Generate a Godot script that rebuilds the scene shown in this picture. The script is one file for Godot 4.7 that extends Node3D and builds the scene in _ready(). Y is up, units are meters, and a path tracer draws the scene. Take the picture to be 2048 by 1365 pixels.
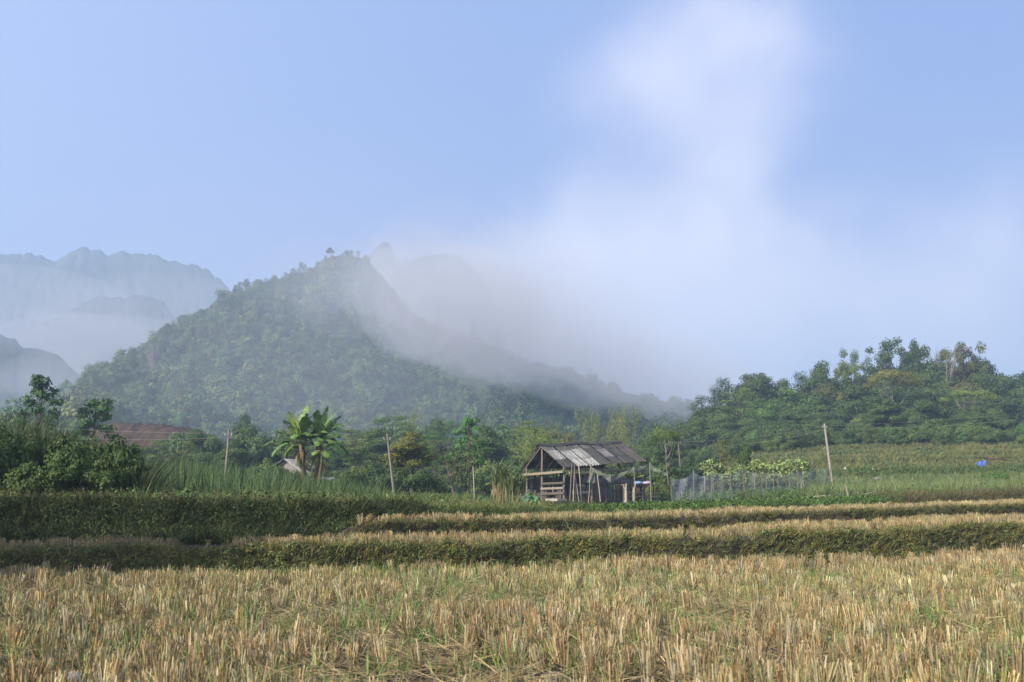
extends Node3D

# ---------------------------------------------------------------- lens of the photograph
const FOCAL := 1993.0          # pixels of the 2048 x 1365 photograph
const EYE := 1.5
const HORIZON := 1000.0
var pitch := atan((HORIZON - 682.5) / FOCAL)
var rng := RandomNumberGenerator.new()
var noise := FastNoiseLite.new()
var fine_noise := FastNoiseLite.new()
var taken := {}
var M := {}

func slope_of(px: float, py: float) -> Vector2:
	# horizontal and vertical travel for each metre of depth along the ray through a pixel
	var u := (px - 1024.0) / FOCAL
	var v := (682.5 - py) / FOCAL
	var ahead := cos(pitch) - v * sin(pitch)
	return Vector2(u / ahead, (v * cos(pitch) + sin(pitch)) / ahead)

func at(px: float, py: float, depth: float) -> Vector3:
	var s := slope_of(px, py)
	return Vector3(s.x * depth, EYE + s.y * depth, -depth)

func on_ground(px: float, depth: float) -> Vector3:
	var x := slope_of(px, 960.0).x * depth
	return Vector3(x, ground_height(x, depth), -depth)

func interp(table: Array, x: float) -> float:
	if x <= table[0][0]: return table[0][1]
	for i in range(1, table.size()):
		if x <= table[i][0]:
			var a: Array = table[i - 1]
			var b: Array = table[i]
			return lerpf(a[1], b[1], (x - a[0]) / (b[0] - a[0]))
	return table[-1][1]

func rr(a: float, b: float) -> float:
	return rng.randf_range(a, b)

func rdir() -> Vector3:
	var z := rng.randf_range(-1.0, 1.0)
	var a := rng.randf_range(0.0, TAU)
	var r := sqrt(1.0 - z * z)
	return Vector3(r * cos(a), z, r * sin(a))

func numbered(called: String) -> String:
	taken[called] = taken.get(called, 0) + 1
	return called if taken[called] == 1 else "%s_%03d" % [called, taken[called] - 1]

func tag(o: Node3D, label: String, category: String, group := "", kind := "") -> Node3D:
	o.set_meta("label", label)
	o.set_meta("category", category)
	if group: o.set_meta("group", group)
	if kind: o.set_meta("kind", kind)
	return o

func thing(called: String, where: Vector3, label: String, category: String, group := "", turn := 0.0) -> Node3D:
	var o := Node3D.new()
	o.name = numbered(called)
	add_child(o)
	o.position = where
	o.rotation.y = turn
	return tag(o, label, category, group)

func part(called: String, mesh: Mesh, material: Material, parent: Node3D, where := Transform3D()) -> MeshInstance3D:
	var o := MeshInstance3D.new()
	o.name = called
	o.mesh = mesh
	o.material_override = material
	parent.add_child(o, true)
	o.transform = where
	return o

func structure(called: String, mesh: Mesh, material: Material, label: String, category: String) -> MeshInstance3D:
	var o := MeshInstance3D.new()
	o.name = numbered(called)
	o.mesh = mesh
	o.material_override = material
	add_child(o)
	tag(o, label, category, "", "structure")
	return o

# many copies of one small mesh: grass, stubble, weeds
func copies(called: String, mesh: Mesh, material: Material, places: Array, tints: Array, parent: Node3D = self) -> MultiMeshInstance3D:
	var mm := MultiMesh.new()
	mm.transform_format = MultiMesh.TRANSFORM_3D
	mm.use_colors = true
	mm.mesh = mesh
	mm.instance_count = places.size()
	for i in places.size():
		mm.set_instance_transform(i, places[i])
		mm.set_instance_color(i, tints[i])
	var o := MultiMeshInstance3D.new()
	o.name = numbered(called) if parent == self else called
	o.multimesh = mm
	o.material_override = material
	parent.add_child(o, true)
	return o

# a stand of uncountable plants in a few variants
func stand(called: String, variants: Array, material: Material, places: Array, tints: Array, label: String, category: String) -> Node3D:
	var o := Node3D.new()
	o.name = numbered(called)
	add_child(o)
	tag(o, label, category, "", "stuff")
	for k in variants.size():
		var p := []
		var t := []
		for i in range(k, places.size(), variants.size()):
			p.append(places[i])
			t.append(tints[i])
		if p.size():
			var c := copies("clump", variants[k], material, p, t, o)
			c.set_meta("kind", "stuff")
	return o

class MB:
	var v := PackedVector3Array()
	var n := PackedVector3Array()
	var c := PackedColorArray()
	var smooth := true
	func tri(a: Vector3, b: Vector3, d: Vector3, col: Color) -> void:
		v.append(a); v.append(b); v.append(d)
		c.append(col); c.append(col); c.append(col)
		if smooth:
			var g := -(b - a).cross(d - a).normalized()
			n.append(g); n.append(g); n.append(g)
	func tri_n(a: Vector3, b: Vector3, d: Vector3, na: Vector3, nb: Vector3, nd: Vector3, ca: Color, cb: Color, cd: Color) -> void:
		if (b - a).cross(d - a).dot(na + nb + nd) > 0.0:
			v.append(a); v.append(d); v.append(b)
			n.append(na); n.append(nd); n.append(nb)
			c.append(ca); c.append(cd); c.append(cb)
		else:
			v.append(a); v.append(b); v.append(d)
			n.append(na); n.append(nb); n.append(nd)
			c.append(ca); c.append(cb); c.append(cd)
	func quad(a: Vector3, b: Vector3, d: Vector3, e: Vector3, col: Color) -> void:
		tri(a, b, d, col)
		tri(a, d, e, col)
	func tube(pts: Array, radii: Array, sides: int, col: Color, capped := true) -> void:
		var rings := []
		var norms := []
		var last := Vector3.ZERO
		for i in pts.size():
			var dir: Vector3 = (pts[mini(i + 1, pts.size() - 1)] - pts[maxi(i - 1, 0)]).normalized()
			var side: Vector3 = last
			if i == 0:
				side = dir.cross(Vector3.UP if absf(dir.y) < 0.9 else Vector3.RIGHT).normalized()
			side = (side - dir * side.dot(dir)).normalized()
			last = side
			var up := dir.cross(side)
			var ring := []
			var rn := []
			for k in sides:
				var a := TAU * k / sides
				var o := side * cos(a) + up * sin(a)
				ring.append(pts[i] + o * radii[i])
				rn.append(o)
			rings.append(ring)
			norms.append(rn)
		for i in pts.size() - 1:
			for k in sides:
				var l := (k + 1) % sides
				tri_n(rings[i][k], rings[i][l], rings[i + 1][l], norms[i][k], norms[i][l], norms[i + 1][l], col, col, col)
				tri_n(rings[i][k], rings[i + 1][l], rings[i + 1][k], norms[i][k], norms[i + 1][l], norms[i + 1][k], col, col, col)
		if capped:
			for e in [0, pts.size() - 1]:
				var nn: Vector3 = (pts[e] - pts[1 if e == 0 else e - 1]).normalized()
				for k in range(1, sides - 1):
					tri_n(rings[e][0], rings[e][k], rings[e][k + 1], nn, nn, nn, col, col, col)
	func box(lo: Vector3, hi: Vector3, col: Color, t := Transform3D()) -> void:
		var p := []
		for i in 8:
			p.append(t * Vector3(hi.x if i & 1 else lo.x, hi.y if i & 2 else lo.y, hi.z if i & 4 else lo.z))
		var mid: Vector3 = t * ((lo + hi) / 2.0)
		for f in [[0, 1, 3, 2], [4, 5, 7, 6], [0, 1, 5, 4], [2, 3, 7, 6], [0, 2, 6, 4], [1, 3, 7, 5]]:
			var nn: Vector3 = ((p[f[0]] + p[f[2]]) / 2.0 - mid).normalized()
			var g: Vector3 = (p[f[1]] - p[f[0]]).cross(p[f[2]] - p[f[0]]).normalized()
			nn = g if g.dot(nn) > 0 else -g
			tri_n(p[f[0]], p[f[1]], p[f[2]], nn, nn, nn, col, col, col)
			tri_n(p[f[0]], p[f[2]], p[f[3]], nn, nn, nn, col, col, col)
	# a small flat leaf, slightly folded along its length
	func leaf(base: Vector3, along: Vector3, across: Vector3, lift: Vector3, col: Color) -> void:
		var mid := base + along * 0.45
		tri(base, mid + across + lift, base + along, col)
		tri(base, base + along, mid - across + lift, col)
	# a narrow blade in a few bending steps
	func blade(base: Vector3, dir: Vector3, bend: Vector3, length: float, width: float, side: Vector3, steps: int, col: Color) -> void:
		var p := base
		var d := dir
		var w := width
		for i in steps:
			var q := p + d * (length / steps)
			var w2 := width * (1.0 - pow(float(i + 1) / steps, 2.0) * 0.9)
			if i == steps - 1:
				tri(p - side * w, p + side * w, q, col)
			else:
				quad(p - side * w, p + side * w, q + side * w2, q - side * w2, col)
			p = q
			w = w2
			d = (d + bend).normalized()
	func mesh() -> ArrayMesh:
		var a := []
		a.resize(Mesh.ARRAY_MAX)
		a[Mesh.ARRAY_VERTEX] = v
		if smooth: a[Mesh.ARRAY_NORMAL] = n
		a[Mesh.ARRAY_COLOR] = c
		var m := ArrayMesh.new()
		m.add_surface_from_arrays(Mesh.PRIMITIVE_TRIANGLES, a)
		return m

# an indexed height sheet: rows x columns of points with smooth normals
func sheet(points: PackedVector3Array, colors: PackedColorArray, columns: int) -> ArrayMesh:
	var rows := points.size() / columns
	var normals := PackedVector3Array()
	normals.resize(points.size())
	var index := PackedInt32Array()
	for r in rows:
		for k in columns:
			var i := r * columns + k
			var dx := points[i + (1 if k < columns - 1 else 0)] - points[i - (1 if k > 0 else 0)]
			var dz := points[i + (columns if r < rows - 1 else 0)] - points[i - (columns if r > 0 else 0)]
			var g := dx.cross(dz)
			normals[i] = (g if g.y > 0.0 else -g).normalized()
			if r < rows - 1 and k < columns - 1:
				var up := (points[i + 1] - points[i]).cross(points[i + columns] - points[i]).y > 0.0
				var q := [i, i + 1, i + columns + 1, i + columns]
				if up: q = [i, i + columns, i + columns + 1, i + 1]
				index.append_array([q[0], q[1], q[2], q[0], q[2], q[3]])
	var a := []
	a.resize(Mesh.ARRAY_MAX)
	a[Mesh.ARRAY_VERTEX] = points
	a[Mesh.ARRAY_NORMAL] = normals
	a[Mesh.ARRAY_COLOR] = colors
	a[Mesh.ARRAY_INDEX] = index
	var m := ArrayMesh.new()
	m.add_surface_from_arrays(Mesh.PRIMITIVE_TRIANGLES, a)
	return m

func grain(freq: float, low: float, high: float, size := 512, octaves := 5) -> NoiseTexture2D:
	var f := FastNoiseLite.new()
	f.seed = 11
	f.frequency = freq
	f.fractal_octaves = octaves
	var t := NoiseTexture2D.new()
	t.width = size
	t.height = size
	t.seamless = true
	t.noise = f
	var g := Gradient.new()
	g.set_color(0, Color(low, low, low))
	g.set_color(1, Color(high, high, high))
	t.color_ramp = g
	return t

func plain(color: Color, rough := 0.9, back := 0.0) -> StandardMaterial3D:
	# colour given as linear base colour
	var m := StandardMaterial3D.new()
	m.albedo_color = color.linear_to_srgb()
	m.roughness = rough
	m.metallic_specular = 0.25
	m.vertex_color_use_as_albedo = true
	if back > 0.0:
		m.backlight_enabled = true
		m.backlight = Color(back, back, back * 0.7)
	return m

func textured(color: Color, tex: Texture2D, scale: float, rough := 0.95, bump := 0.0) -> StandardMaterial3D:
	var m := plain(color, rough)
	m.albedo_texture = tex
	m.uv1_triplanar = true
	m.uv1_world_triplanar = true
	m.uv1_scale = Vector3(scale, scale, scale)
	if bump > 0.0:
		m.heightmap_enabled = true
		m.heightmap_texture = tex
		m.heightmap_scale = bump
	return m

# ---------------------------------------------------------------- the lie of the land (x right, depth away)
const EDGE_1 := [[-60, 18.6], [-9.6, 19.0], [-5.8, 19.3], [-0.25, 21.3], [5.5, 23.4], [13.6, 26.8], [40, 36], [80, 50]]
const EDGE_2 := [[-60, 20.6], [-6.4, 21.2], [-3.5, 22.2], [-0.3, 23.9], [6.7, 28.2], [18.5, 36.5], [40, 50], [80, 70]]
const EDGE_3 := [[-60, 21.1], [-3.9, 22.8], [-3.3, 24.6], [-0.3, 27.3], [7.9, 33.5], [23.6, 46.5], [40, 58], [80, 82]]
const LEVEL_2 := [[-60, 0.52], [-6, 0.53], [0, 0.53], [14, 0.78], [40, 0.95]]
const LEVEL_3 := [[-60, 0.95], [0, 0.95], [8, 1.06], [20, 1.28], [40, 1.45]]
const UPPER := [[-60, 1.45], [-10, 1.28], [-3.5, 1.16], [1, 1.08], [8, 1.22], [16, 1.45], [24, 1.7], [40, 2.0], [80, 2.3]]
const RISE_RIGHT := [[45, 0], [60, 0.15], [75, 1.0], [85, 1.9], [100, 3.2], [118, 5.0], [160, 6.0], [185, 6.5], [220, 7.0], [300, 9.0], [800, 20], [6000, 30]]
const RISE_LEFT := [[45, 0], [60, 0.15], [100, 1.0], [200, 4.0], [300, 9.0], [800, 20], [6000, 30]]

func wobble(x: float, k: float) -> float:
	return noise.get_noise_2d(x * 14.0, k * 300.0) * 0.55 + fine_noise.get_noise_2d(x * 7.0, k * 90.0) * 0.30

func edge_1(x: float) -> float: return interp(EDGE_1, x) + wobble(x, 1)
func edge_2(x: float) -> float: return interp(EDGE_2, x) + wobble(x, 2)
func edge_3(x: float) -> float: return maxf(interp(EDGE_3, x) + wobble(x, 3), edge_2(x) + 0.5)

func step_up(d: float, edge: float, width: float) -> float:
	return smoothstep(edge, edge + width, d)

func ground_height(x: float, d: float) -> float:
	var h := 0.035 * noise.get_noise_2d(x * 8.0, d * 8.0)
	var l2 := interp(LEVEL_2, x)
	var l3 := interp(LEVEL_3, x)
	var e2 := edge_2(x)
	var e3 := edge_3(x)
	h += (l2 + 0.09 * fine_noise.get_noise_2d(x * 9.0, 40.0) * smoothstep(edge_1(x) + 1.2, edge_1(x) + 0.3, d)) * step_up(d, edge_1(x), 0.34)
	# the bank in the left part is one tall face; terrace 3 exists only right of it
	var has3 := smoothstep(-4.2, -3.4, x)
	h += (l3 - l2) * step_up(d, e2, 0.28) * has3
	var up := interp(UPPER, x)
	var face := lerpf(0.85, 0.4, has3)
	h += (up - lerpf(l2, l3, has3)) * step_up(d, e3, face)
	if d > e3:
		h += 0.10 * noise.get_noise_2d(x * 3.0 + 50.0, d * 3.0) * smoothstep(e3, e3 + 3.0, d)
		if d > 45.0:
			var u := x / d
			var w := smoothstep(0.10, 0.27, u)
			h += lerpf(interp(RISE_LEFT, d), interp(RISE_RIGHT, d), w)
			h += noise.get_noise_2d(x * 0.6, d * 0.6) * smoothstep(60.0, 130.0, d) * 1.2
			if d > 86.0 and d < 128.0 and w > 0.0:
				# low grassy steps on the slope under the wood
				var s := fposmod(d + 4.0 * noise.get_noise_2d(x * 1.2, d), 7.0) / 7.0
				h += w * 0.55 * (smoothstep(0.0, 0.25, s) - s) * smoothstep(86, 92, d) * smoothstep(128, 122, d)
	return h

const RIDGE := [  # px, py, depth of the main hill's crest
	[40, 870, 300], [130, 800, 330], [200, 745, 370], [300, 690, 420], [380, 634, 460], [460, 584, 500], [560, 548, 540], [620, 532, 570], [648, 508, 585], [690, 500, 600],
	[722, 506, 600], [745, 522, 600], [765, 552, 598], [795, 596, 590], [850, 640, 570], [900, 664, 550], [1000, 700, 520], [1100, 736, 490], [1200, 768, 465], [1320, 815, 430], [1450, 870, 400], [1560, 910, 380]]
var ridge_u := []
var ridge_d := []
var ridge_y := []

func hill_point(u: float, t: float) -> Vector3:
	# u: sideways travel for each metre of depth; t: 0 at the foot, 1 at the crest, beyond 1 down the far side
	var table_d := ridge_d
	var dr := interp(table_d, u)
	var yr := interp(ridge_y, u)
	var foot := dr * 0.52
	var d := lerpf(foot, dr, t)
	var base := 3.0
	var y: float
	if t <= 1.0:
		var s := t * 0.62 + 0.38 * t * t
		y = lerpf(base, yr, s)
	else:
		y = yr - (t - 1.0) * (d / dr) * yr * 1.4
	var x := u * d
	var k := clampf(t * 3.0, 0.0, 1.0) * clampf(absf(1.0 - t) * 4.0 + 0.12, 0.0, 1.0)
	y += k * (6.5 * noise.get_noise_2d(x * 0.55, d * 0.30 + 90.0) + 4.0 * noise.get_noise_2d(x * 1.6 + 40.0, d * 1.6))
	return Vector3(x, y, -d)

# ---------------------------------------------------------------- plants
func shade_of(a: Color, b: Color) -> Color:
	return a.lerp(b, rng.randf()) * rr(0.8, 1.2)

# leaf-sized faces through a set of clumps: clumps = [centre, radius vector]
func foliage(clumps: Array, count: int, size: float, slim: float, a: Color, b: Color, hang := 0.0) -> ArrayMesh:
	var mb := MB.new()
	mb.smooth = false
	var weights := []
	var total := 0.0
	var middle := Vector3.ZERO
	for c in clumps: middle += c[0] / clumps.size()
	for c in clumps:
		total += c[1].x * c[1].z + c[1].x * c[1].y
		weights.append(total)
	for c_i in clumps.size():
		var c: Array = clumps[c_i]
		var share: float = (weights[c_i] - (weights[c_i - 1] if c_i else 0.0)) / total
		var own := a.lerp(b, rng.randf())
		for i in int(ceil(count * share)):
			var d := rdir()
			var p: Vector3 = c[0] + d * c[1] * pow(rng.randf(), 0.38) * rr(0.9, 1.12)
			# leaves face outwards and up, as they do on a living crown
			var nrm := (d * 0.75 + (p - middle).normalized() * 0.45 + rdir() * 0.55 + Vector3.UP * 0.3).normalized()
			var along := nrm.cross(rdir()).normalized()
			along = (along + Vector3.DOWN * hang).normalized() * size * rr(0.65, 1.35)
			var across := nrm.cross(along).normalized() * size * slim * rr(0.7, 1.2)
			mb.leaf(p, along, across, nrm * size * rr(-0.15, 0.12), own.lerp(a.lerp(b, rng.randf()), 0.55) * rr(0.8, 1.2))
	return mb.mesh()

# a trunk with limbs that reach towards given places; clump centres in metres for a tree of about 10 m
func timber(trunk_pts: Array, r0: float, reach: Array, limb: float, col: Color, twigs := 0) -> ArrayMesh:
	var mb := MB.new()
	var radii := []
	for i in trunk_pts.size():
		radii.append(r0 * lerpf(1.0, 0.35, i / float(trunk_pts.size() - 1)))
	mb.tube(trunk_pts, radii, 7, col)
	for goal in reach:
		var g: Vector3 = goal
		var i := clampi(int(trunk_pts.size() * rr(0.45, 0.95)), 1, trunk_pts.size() - 1)
		while i > 1 and trunk_pts[i].y > g.y - 0.3:
			i -= 1
		var s: Vector3 = trunk_pts[i]
		var m1 := s.lerp(g, 0.4) + Vector3(rr(-0.2, 0.2), -0.10 * s.distance_to(g), rr(-0.2, 0.2))
		var m2 := s.lerp(g, 0.75) + Vector3(rr(-0.2, 0.2), rr(-0.1, 0.25), rr(-0.2, 0.2))
		mb.tube([s, m1, m2, g], [limb, limb * 0.75, limb * 0.5, limb * 0.2], 5, col, false)
		for k in twigs:
			var st := m1.lerp(g, rng.randf())
			var dir := (g - s).normalized() * 0.7 + rdir() * 0.8 + Vector3.UP * 0.3
			var e := st + dir.normalized() * rr(0.6, 1.5)
			mb.tube([st, st.lerp(e, 0.5) + rdir() * 0.08, e], [limb * 0.3, limb * 0.2, limb * 0.07], 3, col, false)
	return mb.mesh()

func spine(height: float, lean: float, steps := 6) -> Array:
	var pts := []
	var a := rr(0, TAU)
	var p := Vector3(0, -0.4, 0)
	for i in steps + 1:
		pts.append(p)
		p += Vector3(cos(a) * lean * rr(-0.3, 1.0), (height + 0.4) / steps, sin(a) * lean * rr(-0.3, 1.0))
	return pts

# clump centres in an egg-shaped crown, more of them near its outside
func crown_clumps(centre: Vector3, radius: Vector3, count: int, r_lo: float, r_hi: float, flat := 0.7, shell := 0.45) -> Array:
	var out := []
	for i in count:
		var d := rdir()
		if d.y < -0.55: d.y = -d.y * 0.6
		var r := rr(r_lo, r_hi)
		out.append([centre + d * radius * pow(rng.randf(), shell), Vector3(r * rr(0.9, 1.3), r * flat, r * rr(0.9, 1.3))])
	return out

const GREEN_A := Color(0.036, 0.066, 0.019)
const GREEN_B := Color(0.088, 0.122, 0.030)
var trees := {}

func proto(kind: String, variant: int) -> Dictionary:
	var key := "%s%d" % [kind, variant]
	if trees.has(key): return trees[key]
	var keep := rng.state
	rng.seed = hash(key)
	var d := {}
	var bark := Color(0.16, 0.13, 0.10)
	match kind:
		"round":     # dense broadleaf, uneven dome; 10 m tall, 7 m wide
			var cl := crown_clumps(Vector3(0, 5.7, 0), Vector3(2.8, 3.6, 2.8), 40, 0.75, 1.4)
			d.crown = foliage(cl, 15000, 0.235, 0.40, GREEN_A, GREEN_B)
			d.trunk = timber(spine(7.0, 0.12), 0.22, cl.slice(0, 12).map(func(c): return c[0]), 0.09, bark)
		"tall":      # taller dome on a visible trunk; 10 m tall, 5 m wide
			var cl := crown_clumps(Vector3(0, 6.3, 0), Vector3(2.0, 3.2, 2.0), 32, 0.6, 1.15)
			d.crown = foliage(cl, 10500, 0.21, 0.40, GREEN_A, GREEN_B)
			d.trunk = timber(spine(8.0, 0.15), 0.17, cl.slice(0, 10).map(func(c): return c[0]), 0.07, bark)
		"layered":   # feathery foliage in flat layers
			var cl := []
			for i in 34:
				var y := rr(3.2, 9.6)
				var wide := 3.4 * sqrt(clampf(1.0 - pow((y - 5.6) / 4.6, 2.0), 0.05, 1.0))
				var a := rr(0, TAU)
				var r := wide * pow(rng.randf(), 0.6)
				cl.append([Vector3(cos(a) * r, y, sin(a) * r), Vector3(rr(0.9, 1.4), 0.26, rr(0.9, 1.4))])
			d.crown = foliage(cl, 5500, 0.18, 0.30, GREEN_A, GREEN_B)
			d.trunk = timber(spine(8.8, 0.12), 0.16, cl.slice(0, 14).map(func(c): return c[0]), 0.06, bark)
		"open":      # emergent with bare forks and separate puffs of leaves, sky between them
			var cl := []
			for i in 38:
				var a := rr(0, TAU)
				var r := 3.8 * sqrt(rng.randf())
				cl.append([Vector3(cos(a) * r, rr(5.6, 9.6) - r * 0.22, sin(a) * r), Vector3(rr(0.6, 1.15), rr(0.35, 0.6), rr(0.6, 1.15))])
			d.crown = foliage(cl, 7500, 0.19, 0.40, GREEN_A * 0.9, GREEN_B * 0.9)
			d.trunk = timber(spine(6.0, 0.25), 0.19, cl.slice(0, 22).map(func(c): return c[0]), 0.085, bark * 1.1, 1)
		"bare":      # leafless and pale
			var goals := []
			for i in 17:
				var a := rr(0, TAU)
				var r := rr(0.8, 2.9)
				goals.append(Vector3(cos(a) * r, rr(7.2, 10.0) - r * 0.2, sin(a) * r))
			d.trunk = timber(spine(6.6, 0.30), 0.20, goals, 0.10, Color(0.40, 0.36, 0.31), 7)
		"column":    # narrow, ragged, with clumps up its stem
			var cl := []
			for i in 20:
				var y := 2.2 + 7.6 * i / 19.0
				var a := rr(0, TAU)
				var r := rr(0.3, 1.4) * (1.25 - y / 13.0)
				cl.append([Vector3(cos(a) * r, y, sin(a) * r), Vector3(rr(0.6, 0.95), rr(0.4, 0.6), rr(0.6, 0.95))])
			d.crown = foliage(cl, 3400, 0.17, 0.32, GREEN_A, GREEN_B)
			d.trunk = timber(spine(9.6, 0.08), 0.13, cl.slice(0, 10).map(func(c): return c[0]), 0.05, bark)
		"umbrella":  # flat top on a long thin pale stem
			var cl := []
			for i in 26:
				var a := rr(0, TAU)
				var r := 3.6 * sqrt(rng.randf())
				cl.append([Vector3(cos(a) * r, 9.3 - 0.10 * r * r * rr(0.6, 1.2), sin(a) * r), Vector3(rr(0.7, 1.1), rr(0.3, 0.45), rr(0.7, 1.1))])
			d.crown = foliage(cl, 5200, 0.17, 0.36, GREEN_A, GREEN_B * 1.1)
			d.trunk = timber(spine(8.6, 0.22, 8), 0.13, cl.slice(0, 14).map(func(c): return c[0]), 0.06, Color(0.36, 0.32, 0.27))
		"bush":      # a shrub, leaves to the ground; 3 m tall
			var cl := crown_clumps(Vector3(0, 1.3, 0), Vector3(1.3, 1.1, 1.3), 22, 0.35, 0.6, 0.8)
			d.crown = foliage(cl, 3600, 0.15, 0.40, GREEN_A, GREEN_B)
			d.trunk = timber(spine(1.6, 0.1, 3), 0.05, cl.slice(0, 8).map(func(c): return c[0]), 0.025, bark)
		"bamboo":    # tall plumes leaning outwards; 10 m tall, 5 m wide
			var mb := MB.new()
			var cl := []
			for i in 20:
				var a := rr(0, TAU)
				var r := rr(0.1, 0.5)
				var p := Vector3(cos(a) * r, -0.2, sin(a) * r)
				var top := rr(7.5, 10.0)
				var lean := rr(0.2, 1.7)
				var pts := []
				for k in 7:
					var t := k / 6.0
					pts.append(p + Vector3(cos(a) * lean * t * t, top * t - (0.6 * lean * pow(t, 5.0)), sin(a) * lean * t * t))
				mb.tube(pts, [0.05, 0.05, 0.045, 0.04, 0.03, 0.02, 0.01], 4, Color(0.17, 0.16, 0.06), false)
				for k in range(2, 7):
					cl.append([pts[k] + Vector3(cos(a) * 0.2, 0, sin(a) * 0.2), Vector3(0.5, 0.75, 0.5)])
			d.trunk = mb.mesh()
			d.crown = foliage(cl, 5000, 0.24, 0.15, Color(0.10, 0.115, 0.03), Color(0.19, 0.185, 0.055), 0.7)
		"tiered":    # large leaves in rosettes at the ends of level branches
			var cl := []
			for i in 24:
				var y := 4.4 + 5.2 * i / 23.0
				var a := i * 2.4 + rr(-0.4, 0.4)
				var r := rr(0.4, 1.0) * lerpf(3.0, 0.9, i / 23.0)
				cl.append([Vector3(cos(a) * r, y + rr(-0.2, 0.2), sin(a) * r), Vector3(rr(0.5, 0.75), rr(0.28, 0.42), rr(0.5, 0.75))])
			d.crown = foliage(cl, 2300, 0.29, 0.36, Color(0.04, 0.085, 0.028), Color(0.075, 0.135, 0.04), 0.15)
			d.trunk = timber(spine(9.0, 0.12), 0.12, cl.map(func(c): return c[0]), 0.045, bark * 1.2)
		"sparse":    # thin small tree, few leaves, many twigs
			var cl := []
			for i in 16:
				var a := rr(0, TAU)
				var r := rr(0.3, 2.4)
				cl.append([Vector3(cos(a) * r, rr(4.0, 9.6), sin(a) * r), Vector3(rr(0.5, 0.9), rr(0.4, 0.6), rr(0.5, 0.9))])
			d.crown = foliage(cl, 620, 0.28, 0.36, GREEN_A, GREEN_B)
			d.trunk = timber(spine(7.4, 0.3), 0.14, cl.map(func(c): return c[0]), 0.06, bark * 1.3, 3)
	rng.state = keep
	trees[key] = d
	return d

# a tree whose crown top shows at (px, py) and whose crown is wide_px across, standing at a given depth
const BASE_WIDE := {"round": 7.2, "tall": 5.4, "layered": 7.6, "open": 8.2, "bare": 6.0, "column": 3.6, "umbrella": 8.0, "bush": 3.4, "bamboo": 5.2, "tiered": 6.0, "sparse": 5.6}
const BASE_TALL := {"round": 10.0, "tall": 10.0, "layered": 9.9, "open": 9.9, "bare": 10.0, "column": 10.1, "umbrella": 9.7, "bush": 2.9, "bamboo": 10.2, "tiered": 9.9, "sparse": 9.9}

func tree(called: String, kind: String, variant: int, px: float, py: float, wide_px: float, depth: float, tint: String, label: String, category: String, group := "") -> Node3D:
	var p := on_ground(px, depth)
	var top := at(px, py, depth).y
	var tall := maxf(top - p.y, 0.6)
	var wide := wide_px / FOCAL * depth
	if kind in ["round", "tall", "layered", "bamboo"]: wide = minf(wide, tall * (1.0 if kind == "round" else 0.85))
	var o := thing(called, p, label, category, group, rr(0, TAU))
	var d := proto(kind, variant)
	var s := Vector3(wide / BASE_WIDE[kind], tall / BASE_TALL[kind], wide / BASE_WIDE[kind])
	part("trunk", d.trunk, M.bark, o, Transform3D(Basis.from_scale(s)))
	if d.has("crown"):
		part("crown", d.crown, M[tint], o, Transform3D(Basis.from_scale(s)))
	return o

# ---- small plants for scattering
func tuft(stalks: int, spread: float, lo: float, hi: float, width: float, lean: float, curl: float, cols: Array, steps := 2) -> ArrayMesh:
	var mb := MB.new()
	mb.smooth = false
	for i in stalks:
		var a := rr(0, TAU)
		var r := spread * sqrt(rng.randf())
		var out := Vector3(cos(a), 0, sin(a))
		var dir := (Vector3.UP + out * lean * rng.randf() + rdir() * lean * 0.5).normalized()
		var side := dir.cross(rdir()).normalized()
		mb.blade(out * r - Vector3(0, 0.02, 0), dir, (out * rr(0.2, 1.0) + Vector3.DOWN * 0.35) * curl, rr(lo, hi), width * rr(0.7, 1.3), side, steps, cols[rng.randi() % cols.size()] * rr(0.75, 1.25))
	return mb.mesh()

func weed(leaves: int, r: float, h: float, size: float, slim: float, a: Color, b: Color) -> ArrayMesh:
	return foliage([[Vector3(0, h * 0.5, 0), Vector3(r, h * 0.55, r)]], leaves, size, slim, a, b)

func stalk(mb: MB, p: Vector3, dir: Vector3, length: float, w: float, col: Color) -> void:
	# a cut straw: three-sided, open at its top
	var s := dir.cross(rdir()).normalized() * w
	var t := dir.cross(s)
	var q := p + dir * length
	var ring := [s, -0.5 * s + 0.866 * t, -0.5 * s - 0.866 * t]
	for k in 3:
		var l := (k + 1) % 3
		mb.quad(p + ring[k], p + ring[l], q + ring[l] * 0.85, q + ring[k] * 0.85, col)

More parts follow.
